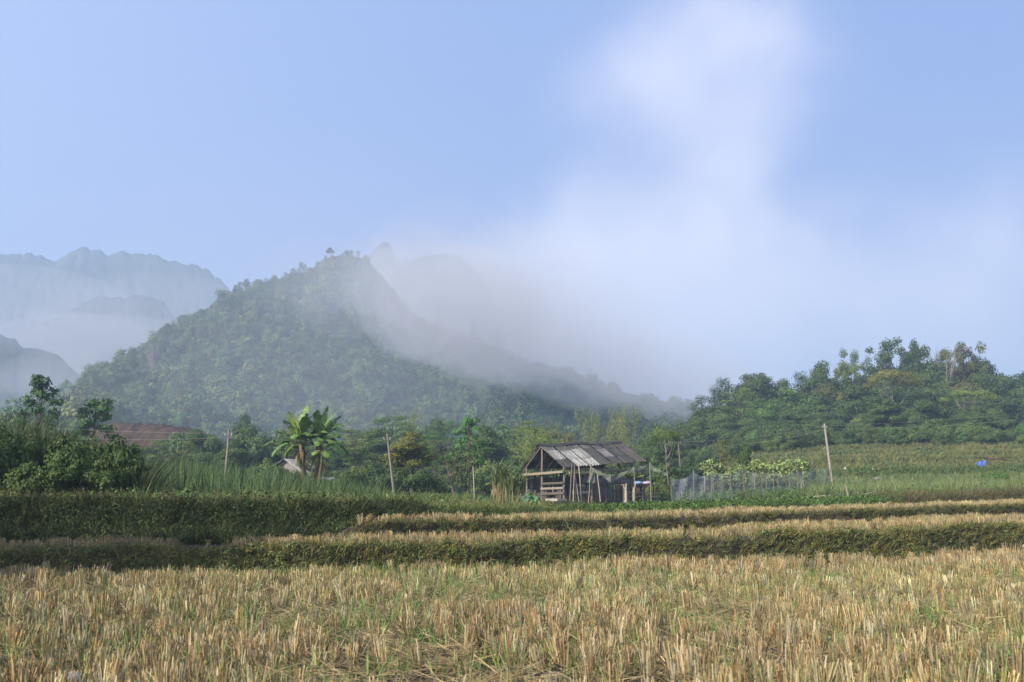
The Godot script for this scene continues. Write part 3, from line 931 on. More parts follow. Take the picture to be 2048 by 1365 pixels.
	tree("broadleaf_tree", "tall", 1, 872, 824, 66, 150, "leaf_cool", "dark tree behind the large leaved garden tree", "tree")
	tree("vine_covered_tree", "round", 2, 752, 852, 100, 100, "leaf_cool", "dense vine covered tree behind the second leaning pole", "tree")
	tree("broadleaf_tree", "layered", 0, 700, 878, 80, 110, "leaf_cool", "soft green tree between the bananas and the vine covered tree", "tree")
	tree("yellowing_tree", "tall", 2, 822, 862, 110, 64, "leaf_olive", "small garden tree with yellow brown leaves beside the second leaning pole", "tree")
	tree("large_leaved_tree", "tiered", 2, 938, 832, 92, 66, "leaf_fresh", "garden tree with large dark green leaves left of the shed", "tree")
	tree("dark_stemmed_tree", "sparse", 0, 912, 892, 96, 54, "leaf", "thin crooked dark stemmed tree in front of the large leaved tree", "tree")
	tree("broadleaf_tree", "layered", 1, 868, 868, 80, 90, "leaf_fresh", "light green tree between the yellowing tree and the large leaved tree", "tree")
	tree("bamboo_clump", "bamboo", 2, 1066, 846, 104, 95, "leaf_fresh", "green bamboo clump behind the left end of the shed roof", "bamboo")
	tree("bamboo_clump", "bamboo", 3, 1182, 803, 78, 165, "leaf_bamboo", "leftmost of the yellowish bamboo clumps behind the shed", "bamboo")
	tree("bamboo_clump", "bamboo", 0, 1222, 812, 70, 170, "leaf", "darker bamboo clump between two yellowish ones behind the shed", "bamboo")
	tree("bamboo_clump", "bamboo", 1, 1258, 798, 86, 160, "leaf_bamboo", "tallest yellowish bamboo clump behind the shed", "bamboo")
	tree("bamboo_clump", "bamboo", 2, 1236, 842, 80, 140, "leaf_bamboo", "low yellowish bamboo in front of the tallest clump", "bamboo")
	tree("broadleaf_tree", "round", 0, 1306, 836, 64, 150, "leaf_cool", "small round tree right of the bamboo clumps", "tree")
	tree("broadleaf_tree", "layered", 3, 1356, 838, 74, 135, "leaf_cool", "hazy green tree at the left foot of the wood", "tree")
	tree("broadleaf_tree", "tall", 0, 1312, 866, 66, 100, "leaf", "leafy tree behind the right end of the shed roof", "tree")
	tree("slender_tree", "umbrella", 3, 1338, 860, 62, 70, "leaf", "slender pale trunked tree standing right of the shed", "tree")
	tree("garden_shrub", "bush", 0, 1492, 874, 40, 72, "leaf_dark", "narrow dark shrub standing behind the leafy trellis", "shrub")
	tree("twiggy_tree", "sparse", 1, 1452, 874, 70, 74, "leaf_olive", "thin yellowing twiggy tree beside the narrow dark shrub", "tree")
	tree("garden_shrub", "bush", 1, 1995, 938, 76, 62, "leaf_fresh", "bright green shrub below the blue tarpaulin", "shrub")
	tree("garden_shrub", "bush", 2, 1880, 898, 66, 105, "leaf", "green bush on the slope left of the blue tarpaulin", "shrub")
	tree("garden_shrub", "bush", 2, 560, 926, 70, 62, "leaf", "green shrub before the left end of the pale house", "shrub")
	tree("garden_shrub", "bush", 0, 598, 934, 60, 58, "leaf_dark", "dark shrub before the middle of the pale house", "shrub")
	tree("garden_shrub", "bush", 3, 640, 950, 60, 50, "leaf_dark", "dark shrub at the foot of the banana plants", "shrub")
	tree("garden_shrub", "bush", 0, 700, 936, 90, 52, "leaf_dark", "wide dark shrub right of the banana plants", "shrub")
	tree("garden_shrub", "bush", 1, 850, 930, 100, 54, "leaf_dark", "dark shrub under the yellowing tree", "shrub")
	tree("garden_shrub", "bush", 2, 1020, 935, 80, 66, "leaf", "green shrub behind the sugarcane", "shrub")
	tree("garden_shrub", "bush", 3, 1330, 940, 90, 74, "leaf_dark", "dark shrub behind the grey netting", "shrub")
	# bush seen through the shed's open side
	tree("garden_shrub", "bush", 1, 1180, 915, 160, 70, "leaf_dark", "dark shrub behind the open side of the shed", "shrub")

# ---------------------------------------------------------------- built things
func pole_mesh(a: Vector3, b: Vector3, ra: float, rb: float, col: Color, crook := 0.0, sides := 6) -> ArrayMesh:
	var mb := MB.new()
	var pts := []
	var radii := []
	for i in 6:
		var t := i / 5.0
		pts.append(a.lerp(b, t) + (Vector3(rr(-1, 1), 0, rr(-1, 1)) * crook if i > 0 and i < 5 else Vector3.ZERO))
		radii.append(lerpf(ra, rb, t))
	mb.tube(pts, radii, sides, col)
	return mb.mesh()

func board_mesh(size: Vector3, col: Color) -> ArrayMesh:
	# a board with a small chamfer along its long edges, centred on its base
	var mb := MB.new()
	var c := minf(size.x, minf(size.y, size.z)) * 0.12
	mb.box(Vector3(-size.x / 2, 0, -size.z / 2 + c), Vector3(size.x / 2, size.y, size.z / 2 - c), col)
	mb.box(Vector3(-size.x / 2 + c, c, -size.z / 2), Vector3(size.x / 2 - c, size.y - c, size.z / 2), col * 0.97)
	return mb.mesh()

# one corrugated sheet: corner a, edge vector u (across the corrugations), edge vector v (along them)
func corrugated(a: Vector3, u: Vector3, v: Vector3, base: Color, pitch_m := 0.20, deep := 0.036) -> ArrayMesh:
	var mb := MB.new()
	var nrm := u.cross(v).normalized()
	if nrm.y < 0.0: nrm = -nrm
	var waves := u.length() / pitch_m
	var cols := int(ceil(waves * 6.0))
	var un := u.normalized()
	var stain := []
	for k in int(waves) + 2: stain.append(rr(0.72, 1.2))
	for i in cols:
		var t0 := i / float(cols)
		var t1 := (i + 1) / float(cols)
		var pr := []
		for t in [t0, t1]:
			var ph: float = TAU * t * waves
			var p: Vector3 = a + u * t + nrm * deep * cos(ph)
			var n2 := (nrm + un * (deep * TAU / pitch_m) * sin(ph)).normalized()
			pr.append([p, n2])
		var col: Color = base * stain[int(t0 * waves)]
		for r in 3:
			var s0 := r / 3.0
			var s1 := (r + 1) / 3.0
			var c2 := col * rr(0.88, 1.1)
			mb.tri_n(pr[0][0] + v * s0, pr[1][0] + v * s0, pr[1][0] + v * s1, pr[0][1], pr[1][1], pr[1][1], c2, c2, c2)
			mb.tri_n(pr[0][0] + v * s0, pr[1][0] + v * s1, pr[0][0] + v * s1, pr[0][1], pr[1][1], pr[0][1], c2, c2, c2)
	return mb.mesh()

func build_shed() -> void:
	var g := on_ground(1083, 57.0)
	g.y = at(1083, 1001, 57.0).y
	var o := thing("wooden_shed", g, "weathered open wooden shed with a dark corrugated gable roof", "shed", "", deg_to_rad(35.0))
	var wood := Color(0.22, 0.185, 0.15)
	var pale := Color(0.42, 0.36, 0.28)
	var dark := Color(0.10, 0.085, 0.075)
	var ridge := func(x: float) -> Vector3: return Vector3(x, 3.08 + 0.055 * x - 0.05 * sin(x * 1.9), 0.0)
	var front := func(x: float) -> Vector3: return Vector3(x, 1.80 + 0.075 * x + 0.02 * sin(x * 2.7), 2.24)
	var back := func(x: float) -> Vector3: return Vector3(x, 1.78 + 0.03 * x, -1.7)
	var rows := [[0.0, 0.30], [0.26, 0.68], [0.64, 1.02]]
	for r in 3:
		for k in 7:
			var x0 := -0.15 + 0.88 * k
			var shade := Color(0.068, 0.07, 0.07)
			if r == 1 and k < 3: shade = Color(0.27, 0.27, 0.26)
			elif r == 2 and (k == 1 or k == 2): shade = Color(0.31, 0.31, 0.30)
			elif r == 1 and k == 4: shade = Color(0.15, 0.145, 0.155)
			elif r == 0 and k < 4: shade = Color(0.10, 0.10, 0.098)
			elif k == 6: shade = Color(0.09, 0.08, 0.08)
			for side in 2:
				var eave: Callable = front if side == 0 else back
				var a: Vector3 = ridge.call(x0).lerp(eave.call(x0), rows[r][0])
				var b: Vector3 = ridge.call(x0 + 0.92).lerp(eave.call(x0 + 0.92), rows[r][0])
				var c: Vector3 = ridge.call(x0).lerp(eave.call(x0), rows[r][1])
				var lift := Vector3(0, 0.035 - 0.014 * r + 0.004 * (k % 2), 0)
				part("roof_sheet", corrugated(a + lift, b - a, c - a + Vector3(0, rr(-0.01, 0.01), rr(-0.03, 0.03)), shade), M.sheet, o)
	var cap := MB.new()
	for k in 12:
		var p: Vector3 = ridge.call(-0.2 + 0.52 * k) + Vector3(0, 0.10, 0)
		var q: Vector3 = ridge.call(-0.2 + 0.52 * (k + 1)) + Vector3(0, 0.10, 0)
		for sgn in [-1.0, 1.0]:
			var e := Vector3(0, -0.13, 0.22 * sgn)
			var nn := Vector3(0, 0.8, 0.55 * sgn)
			var cc := Color(0.07, 0.065, 0.065) * rr(0.8, 1.3)
			cap.tri_n(p, q, q + e, nn, nn, nn, cc, cc, cc)
			cap.tri_n(p, q + e, p + e, nn, nn, nn, cc, cc, cc)
	part("ridge_cap", cap.mesh(), M.sheet, o)
	# frame
	for x in [0.05, 2.0, 4.0, 5.85]:
		for e in [[front, 2.02], [back, -1.5]]:
			var top: Vector3 = ridge.call(x).lerp(e[0].call(x), absf(e[1]) / absf(e[0].call(x).z))
			part("post", pole_mesh(Vector3(x, -0.3, e[1]), Vector3(x, top.y - 0.05, e[1]), 0.07, 0.06, wood * rr(0.8, 1.3), 0.015), M.wood, o)
	for x in [0.05, 5.85]:
		part("post", pole_mesh(Vector3(x, -0.3, 0.0), Vector3(x, 3.0 + 0.05 * x, 0.0), 0.075, 0.06, wood * 1.1, 0.015), M.wood, o)
	for x in [0.0, 1.5, 3.0, 4.5, 5.9]:
		part("rafter", pole_mesh(ridge.call(x) - Vector3(0, 0.08, 0), front.call(x) - Vector3(0, 0.08, 0), 0.045, 0.04, wood, 0.0, 5), M.wood, o)
		part("rafter", pole_mesh(ridge.call(x) - Vector3(0, 0.08, 0), back.call(x) - Vector3(0, 0.08, 0), 0.045, 0.04, wood, 0.0, 5), M.wood, o)
	for s in [0.33, 0.66, 0.95]:
		part("purlin", pole_mesh(ridge.call(-0.1).lerp(front.call(-0.1), s) - Vector3(0, 0.03, 0), ridge.call(6.0).lerp(front.call(6.0), s) - Vector3(0, 0.03, 0), 0.03, 0.03, wood, 0.0, 5), M.wood, o)
		part("purlin", pole_mesh(ridge.call(-0.1).lerp(back.call(-0.1), s) - Vector3(0, 0.03, 0), ridge.call(6.0).lerp(back.call(6.0), s) - Vector3(0, 0.03, 0), 0.03, 0.03, wood, 0.0, 5), M.wood, o)
	part("tie_beam", board_mesh(Vector3(0.10, 0.13, 3.9), Color(0.34, 0.29, 0.20)), M.wood, o, Transform3D(Basis(Vector3.RIGHT, -0.03), Vector3(-0.13, 1.42, 0.25)))
	part("tie_beam", board_mesh(Vector3(6.0, 0.12, 0.10), wood), M.wood, o, Transform3D(Basis(), Vector3(2.95, 1.62, 2.12)))
	part("tie_beam", board_mesh(Vector3(1.5, 0.11, 0.09), Color(0.46, 0.38, 0.25)), M.wood, o, Transform3D(Basis(Vector3.BACK, 0.03), Vector3(1.0, 1.44, 2.24)))
	part("ridge_beam", pole_mesh(ridge.call(-0.1) - Vector3(0, 0.12, 0), ridge.call(6.0) - Vector3(0, 0.12, 0), 0.05, 0.05, wood), M.wood, o)
	# grey sheets of the low pen wall inside and on the front
	for k in 8:
		part("wall_sheet", corrugated(Vector3(-0.7 + 0.86 * k, 0.88 + rr(-0.02, 0.02), -1.78 - 0.01 * (k % 2)), Vector3(0.90, rr(-0.02, 0.02), 0), Vector3(0, 0.42, 0), Color(0.20, 0.185, 0.20)), M.sheet, o)
	for k in 5:
		part("wall_sheet", corrugated(Vector3(1.35 + 0.9 * k, 0.92 + rr(-0.03, 0.03), 1.90 - 0.012 * (k % 2)), Vector3(0.92, rr(-0.02, 0.02), 0), Vector3(0, 0.36, 0), Color(0.19, 0.17, 0.19)), M.sheet, o)
	# stakes of the pen under the sheets
	var stakes := [board_mesh(Vector3(0.09, 1.0, 0.03), dark * 1.1), board_mesh(Vector3(0.11, 1.0, 0.03), dark * 1.5), board_mesh(Vector3(0.07, 1.0, 0.03), dark * 1.9)]
	for k in 44:
		var x := 1.2 + 0.112 * k
		part("stake", stakes[k % 3], M.wood, o, Transform3D(Basis(Vector3.BACK, rr(-0.05, 0.05)) * Basis.from_scale(Vector3(rr(0.8, 1.1), rr(0.85, 1.12), 1.0)), Vector3(x, -0.08, 1.98 + rr(-0.02, 0.02))))
	for k in 26:
		var z := -1.6 + 0.135 * k
		if z > 0.55 and z < 1.3: continue
		part("stake", stakes[(k + 1) % 3], M.wood, o, Transform3D(Basis(Vector3.UP, PI / 2) * Basis(Vector3.BACK, rr(-0.05, 0.05)) * Basis.from_scale(Vector3(1.0, rr(0.45, 0.7), 1.0)), Vector3(0.0, -0.08, z)))
	for k in 3:
		part("slat", board_mesh(Vector3(0.03, 0.12, 2.1), pale * [0.4, 0.75, 0.35][k]), M.wood, o, Transform3D(Basis(Vector3.RIGHT, rr(-0.03, 0.03)), Vector3(-0.06, [0.30, 0.58, 0.86][k], 1.05)))
	part("slat", board_mesh(Vector3(1.15, 0.16, 0.035), pale * 0.95), M.wood, o, Transform3D(Basis(Vector3.BACK, 0.02), Vector3(0.95, 0.34, 2.36)))
	part("slat", board_mesh(Vector3(0.8, 0.12, 0.035), pale * 0.8), M.wood, o, Transform3D(Basis(Vector3.BACK, -0.03), Vector3(0.85, 0.74, 2.38)))
	for k in 30:  # back wall of dark boards, added to make the shed's inside read dark
		part("added_back_board", stakes[k % 3], M.wood, o, Transform3D(Basis(Vector3.BACK, rr(-0.02, 0.02)) * Basis.from_scale(Vector3(1.9, rr(1.35, 1.75), 1.0)), Vector3(0.1 + 0.2 * k, -0.08, -1.60 - 0.012 * (k % 2))))
	# poles leaning at the front corner
	for k in 5:
		var x := 0.05 + 0.20 * k
		part("leaning_pole", pole_mesh(Vector3(x, -0.1, 2.52 + 0.05 * (k % 2)), Vector3(x + [0.35, 0.30, 0.12, -0.12, 0.02][k], [2.05, 1.95, 1.9, 1.75, 1.98][k], 2.30), 0.038, 0.03, [wood, pale, wood * 1.4, pale * 0.9, pale * 1.2][k], 0.02), M.wood, o)
	part("leaning_pole", pole_mesh(Vector3(2.32, -0.1, 2.4), Vector3(2.22, 1.45, 2.28), 0.035, 0.03, pale * 1.15, 0.012), M.wood, o)
	part("threshold_slab", board_mesh(Vector3(0.7, 0.14, 1.1), Color(0.42, 0.38, 0.32)), M.stone, o, Transform3D(Basis(), Vector3(-0.25, -0.06, 1.7)))
	# shelf outside the front wall
	var sh := thing("plank_shelf", o.transform * Vector3(4.9, 0.0, 2.95), "rough plank shelf on short posts against the shed front", "shelf", "", deg_to_rad(35.0))
	for k in 3:
		part("plank", board_mesh(Vector3(2.6, 0.05, 0.17), Color(0.17, 0.145, 0.125) * rr(0.8, 1.3)), M.wood, sh, Transform3D(Basis(), Vector3(0, 0.82 + 0.004 * k, -0.2 + 0.19 * k)))
	for c in [[-1.15, -0.2], [-1.15, 0.18], [1.15, -0.2], [1.15, 0.18], [0.1, 0.18]]:
		part("leg", pole_mesh(Vector3(c[0], -0.3, c[1]), Vector3(c[0] + rr(-0.05, 0.05), 0.82, c[1]), 0.035, 0.03, wood, 0.01), M.wood, sh)
	for k in 2:
		part("rail", board_mesh(Vector3(2.4, 0.06, 0.04), Color(0.30, 0.26, 0.22)), M.wood, sh, Transform3D(Basis(), Vector3(0, 0.38 - 0.22 * k, 0.23)))
	for k in 2:
		var mb := MB.new()
		lump(mb, Vector3(0, 0.085, 0), Vector3(0.26, 0.10, 0.18), [Color(0.17, 0.27, 0.50), Color(0.36, 0.29, 0.40)][k], 0.25)
		var b := MeshInstance3D.new()
		b.name = numbered("plastic_bundle")
		b.mesh = mb.mesh()
		b.material_override = M.plastic
		add_child(b)
		b.position = sh.transform * Vector3(-0.25 + 0.72 * k, 0.875, 0.0)
		tag(b, ["blue plastic bundle on the shelf by the shed", "greyish pink plastic bundle on the shelf by the shed"][k], "bundle")
	# two pale forked stumps before the shelf
	for k in 2:
		var p := o.transform * Vector3(3.55 + 0.5 * k, 0.0, 3.15)
		var t := thing("forked_stump", p, ["pale split stump post standing before the shed front", "pale leaning forked post beside the split stump"][k], "post")
		part("stem", pole_mesh(Vector3(0, -0.3, 0), Vector3(0.08 * k, 0.55, 0), 0.10, 0.08, pale * 1.25, 0.02, 8), M.wood, t)
		part("fork", pole_mesh(Vector3(0.06 * k, 0.5, 0), Vector3(0.05 + 0.15 * k, 0.92, 0), 0.07, 0.04, pale * 1.15, 0.01, 7), M.wood, t)
		part("fork", pole_mesh(Vector3(0.06 * k, 0.5, 0), Vector3(-0.14 + 0.1 * k, 0.85, 0.02), 0.05, 0.03, pale * 1.1, 0.01, 7), M.wood, t)

func lump(mb: MB, c: Vector3, r: Vector3, col: Color, rough: float) -> void:
	var rows := 10
	var segs := 14
	var off := rdir() * 40.0
	var point := func(i: int, j: int) -> Array:
		var th := PI * i / rows
		var ph := TAU * (j % segs) / segs
		var d := Vector3(sin(th) * cos(ph), cos(th), sin(th) * sin(ph))
		var k := 1.0 + rough * fine_noise.get_noise_3dv(d * 28.0 + off)
		return [c + d * r * k, (d / r).normalized()]
	for i in rows:
		for j in segs:
			var a: Array = point.call(i, j)
			var b: Array = point.call(i, j + 1)
			var d: Array = point.call(i + 1, j + 1)
			var e: Array = point.call(i + 1, j)
			if i > 0: mb.tri_n(a[0], b[0], d[0], a[1], b[1], d[1], col, col, col)
			if i < rows - 1: mb.tri_n(a[0], d[0], e[0], a[1], d[1], e[1], col, col, col)

func net_panel(a: Vector3, b: Vector3, c: Vector3, d: Vector3, sag: float, belly: float) -> ArrayMesh:
	# a, b the upper corners, c, d the lower ones under them
	var pts := PackedVector3Array()
	var cols := PackedColorArray()
	var n := 10
	var mb := MB.new()
	var face := (b - a).cross(Vector3.UP).normalized()
	var g := func(i: int, j: int) -> Vector3:
		var s := i / float(n)
		var t := j / 6.0
		var top: Vector3 = a.lerp(b, s) + Vector3.DOWN * sag * 4.0 * s * (1.0 - s)
		var low: Vector3 = c.lerp(d, s)
		return top.lerp(low, t) + face * (belly * sin(PI * t) * sin(PI * s) + 0.05 * sin(s * 11.0 + t * 4.0))
	for i in n:
		for j in 6:
			mb.quad(g.call(i, j), g.call(i + 1, j), g.call(i + 1, j + 1), g.call(i, j + 1), Color.WHITE)
	mb.n = PackedVector3Array()
	mb.smooth = false
	return mb.mesh()

func build_nets() -> void:
	var o := thing("net_fence", on_ground(1500, 64.0), "fine blue grey netting fence on crooked stakes right of the shed", "fence")
	var spots := [[1342, 958, 55.0], [1388, 944, 56.0], [1423, 947, 57.0], [1460, 946, 58.0], [1486, 939, 59.0], [1522, 946, 60.0], [1549, 945, 61.0], [1575, 950, 62.0], [1594, 940, 63.0], [1606, 946, 63.5], [1634, 936, 65.0], [1662, 940, 66.0]]
	var feet := []
	var tops := []
	for s in spots:
		var f := on_ground(s[0] + rr(-3, 5), s[2])
		var t := at(s[0], s[1], s[2])
		feet.append(f - o.position)
		tops.append(t - o.position)
		part("stake", pole_mesh(f - o.position - Vector3(0, 0.25, 0), t - o.position + Vector3(0, rr(0.03, 0.12), 0), 0.035, 0.025, Color(0.26, 0.215, 0.17) * rr(0.7, 1.4), 0.02), M.wood, o)
	for i in spots.size() - 1:
		part("net", net_panel(tops[i], tops[i + 1], feet[i] + Vector3(0, 0.05, 0), feet[i + 1] + Vector3(0, 0.05, 0), 0.22 if i < 2 else rr(0.02, 0.10), 0.12), M.net if i > 1 else M.net_pale, o)
	var shed_net := thing("draped_net", on_ground(1230, 53.0), "pale green net draped from the shed eave over stakes", "net")
	var q := shed_net.position
	var line := [[1182, 933, 53.0], [1222, 950, 52.5], [1268, 934, 54.0], [1300, 926, 56.0], [1335, 946, 56.0]]
	for i in line.size() - 1:
		var a := at(line[i][0], line[i][1], line[i][2]) - q
		var b := at(line[i + 1][0], line[i + 1][1], line[i + 1][2]) - q
		var c := a + Vector3(0, -0.22 - 0.2 * (i % 2), 0.1)
		var d := b + Vector3(0, -0.22 - 0.2 * ((i + 1) % 2), 0.1)
		part("net", net_panel(a, b, c, d, 0.10, 0.10), M.net_green, shed_net)
	for i in [0, 2, 3]:
		var f := on_ground(line[i][0] + (-6 if i == 0 else 2), line[i][2])
		part("stake", pole_mesh(f - q - Vector3(0, 0.25, 0), at(line[i][0], line[i][1], line[i][2]) - q, 0.03, 0.022, Color(0.36, 0.32, 0.23), 0.015), M.wood, shed_net)
	part("net", net_panel(at(1182, 933, 53.0) - q, at(1190, 940, 53.0) - q, at(1174, 966, 53.0) - q, at(1190, 968, 53.0) - q, 0.0, 0.1), M.net_green, shed_net)

func build_poles() -> void:
	var tops := []
	var kind := [
		[457, 859, 446, 986, 42.0, "grey brown wooden pole leaning right on the bank crest", 0.055],
		[774, 868, 793, 990, 46.0, "weathered wooden pole leaning left beside the yellowing tree", 0.055],
		[1357, 880, 1366, 955, 78.0, "dark thin pole with a white insulator behind the slender tree", 0.075],
		[1650, 848, 1667, 972, 68.0, "pale concrete pole leaning left at the end of the net fence", 0.085]]
	for k in kind:
		var f := on_ground(k[2], k[4])
		var t := at(k[0], k[1], k[4])
		var o := thing("utility_pole", f, k[5], "pole")
		var col := Color(0.30, 0.26, 0.23) if k[4] < 60.0 else Color(0.42, 0.38, 0.34) if k[4] < 70.0 else Color(0.20, 0.17, 0.16)
		part("shaft", pole_mesh(Vector3(0, -0.4, 0), t - f, k[6] * 1.15, k[6] * 0.8, col, 0.012, 8), M.wood, o)
		part("crossbar", board_mesh(Vector3(0.30, 0.035, 0.035), col * 0.7), M.wood, o, Transform3D(Basis(), t - f + Vector3(0, -0.32, 0.05)))
		for s in [-1.0, 1.0]:
			var mb := MB.new()
			var c := t - f + Vector3(0.14 * s, -0.27, 0.05)
			mb.tube([c, c + Vector3(0, 0.03, 0), c + Vector3(0, 0.05, 0), c + Vector3(0, 0.10, 0)], [0.02, 0.026, 0.015, 0.018], 8, Color(0.40, 0.38, 0.36))
			part("insulator", mb.mesh(), M.paint, o)
		tops.append(t + Vector3(0, -0.18, 0.05))
	tops.push_front(at(-260, 822, 46.0))
	tops.append(at(2300, 800, 70.0))
	for i in tops.size() - 1:
		for s in 2:
			var a: Vector3 = tops[i] + Vector3(-0.14 + 0.28 * s, -0.16 * s, 0)
			var b: Vector3 = tops[i + 1] + Vector3(-0.14 + 0.28 * s, -0.16 * s, 0)
			var pts := []
			var radii := []
			for k in 17:
				var t := k / 16.0
				pts.append(a.lerp(b, t) + Vector3.DOWN * 4.0 * t * (1.0 - t) * (0.25 + 0.25 * s))
				radii.append(0.0035)
			var mb := MB.new()
			mb.tube(pts, radii, 4, Color(0.30, 0.29, 0.28), false)
			var w := MeshInstance3D.new()
			w.name = numbered("overhead_wire")
			w.mesh = mb.mesh()
			w.material_override = M.paint
			add_child(w)
			tag(w, ["upper", "lower"][s] + " thin wire " + ["running left from the pole on the bank crest", "between the two leaning wooden poles", "between the second wooden pole and the dark thin pole", "between the dark thin pole and the pale pole", "running right from the pale concrete pole"][i], "wire")
	for k in [[946, 934, 950, 992, 46.0, "short pale stake standing left of the sugarcane"], [1693, 972, 1700, 1000, 44.0, "short leaning stake on the bank right of the creepers"], [1717, 985, 1718, 1004, 44.0, "short stub of a stake by the driftwood"]]:
		var f := on_ground(k[2], k[4])
		var st := MeshInstance3D.new()
		st.name = numbered("wooden_stake")
		st.mesh = pole_mesh(Vector3(0, -0.3, 0), at(k[0], k[1], k[4]) - f, 0.035, 0.028, Color(0.42, 0.36, 0.28), 0.012, 7)
		st.material_override = M.wood
		add_child(st)
		st.position = f
		tag(st, k[5], "stake")

# ---- banana plants
func banana_leaf(length: float, width: float, out: Vector3, rise: float, droop: float, col: Color) -> ArrayMesh:
	var mb := MB.new()
	mb.smooth = false
	var steps := 18
	var side := out.cross(Vector3.UP).normalized()
	var p := Vector3.ZERO
	var ang := rise
	var pts := [p]
	for i in steps:
		p += (out * cos(ang) + Vector3.UP * sin(ang)) * length / steps
		ang -= droop / steps * (0.5 + 1.5 * i / steps)
		pts.append(p)
	for sgn in [-1.0, 1.0]:
		var fold: float = rr(0.1, 0.4)
		for i in range(3, steps):
			var t0 := (i - 3) / float(steps - 3)
			var t1 := (i - 2) / float(steps - 3)
			var w0 := width * pow(sin(PI * clampf(t0 * 0.92 + 0.05, 0, 1)), 0.6)
			var w1 := width * pow(sin(PI * clampf(t1 * 0.92 + 0.05, 0, 1)), 0.6)
			var tear := rr(0.25, 0.75) if rng.randf() < 0.45 else rr(0.0, 0.12)
			if rng.randf() < 0.06: continue
			var sink := rr(0.1, 0.35) + fold
			var a: Vector3 = pts[i]
			var b: Vector3 = pts[i + 1]
			var e0: Vector3 = a + side * sgn * w0 + Vector3.DOWN * w0 * sink * 0.6
			var e1: Vector3 = b + side * sgn * w1 + Vector3.DOWN * w1 * sink * 0.6
			e1 = e1.lerp(e0, tear)
			mb.quad(a, b, e1, e0, col * rr(0.85, 1.15))
	for i in steps:   # stalk and midrib
		var r := lerpf(0.035, 0.008, i / float(steps))
		var a: Vector3 = pts[i]
		var b: Vector3 = pts[i + 1]
		var up := Vector3.UP * r
		mb.quad(a - side * r + up * 0.4, a + side * r + up * 0.4, b + side * r + up * 0.4, b - side * r + up * 0.4, Color(0.17, 0.22, 0.06))
		mb.quad(a - side * r + up * 0.4, b - side * r + up * 0.4, b - up, a - up, Color(0.17, 0.22, 0.06))
		mb.quad(a + side * r + up * 0.4, a - up, b - up, b + side * r + up * 0.4, Color(0.17, 0.22, 0.06))
	return mb.mesh()

func banana(px: float, top_px: float, top_py: float, depth: float, leaves: Array, size: float, label: String) -> void:
	var f := on_ground(px, depth)
	var t := at(top_px, top_py, depth)
	var o := thing("banana_plant", f, label, "banana plant")
	var h := t - f
	var mb := MB.new()
	mb.tube([Vector3(0, -0.3, 0), h * 0.3 + Vector3(0.03, 0, 0), h * 0.65, h], [0.15 * size, 0.125 * size, 0.10 * size, 0.06 * size], 9, Color(0.15, 0.135, 0.06))
	part("stem", mb.mesh(), M.wood, o)
	for k in 5:   # hanging dead sheaths
		var a := rr(0, TAU)
		var b := MB.new()
		b.smooth = false
		b.blade(h * rr(0.75, 0.98) + Vector3(cos(a), 0, sin(a)) * 0.08, Vector3(cos(a) * 0.5, -0.4, sin(a) * 0.5).normalized(), Vector3.DOWN * 0.6, rr(0.5, 1.0) * size, 0.07, Vector3(-sin(a), 0, cos(a)), 4, Color(0.22, 0.15, 0.08))
		part("dead_leaf", b.mesh(), M.grass, o)
	var all := leaves.duplicate()
	for l in leaves.slice(0, leaves.size() / 2):
		all.append([l[0] * rr(0.7, 1.1) + rr(-8, 8), l[1] + rr(110, 200), l[2] * rr(0.75, 1.0), l[3] * rr(0.8, 1.2), minf(l[4], 1.0) * rr(0.5, 1.2)])
	for l in all:
		# angle in the picture plane from straight up, turn out of it, length, droop, tint
		var a := deg_to_rad(l[1])
		var out := Vector3(cos(a) * signf(l[0] + 0.01), 0, sin(a)).normalized()
		var rise := PI / 2 - deg_to_rad(absf(l[0]))
		var col := Color(0.085, 0.18, 0.04).lerp(Color(0.26, 0.33, 0.07), l[4]) if l[4] <= 1.0 else Color(0.38, 0.25, 0.05)
		part("leaf", banana_leaf(l[2] * size * 0.92, 0.25 * size, out, rise, l[3] * 1.1 + rr(0.0, 0.3), col), M.leaf_shiny, o, Transform3D(Basis(), h - Vector3(0, 0.05, 0)))

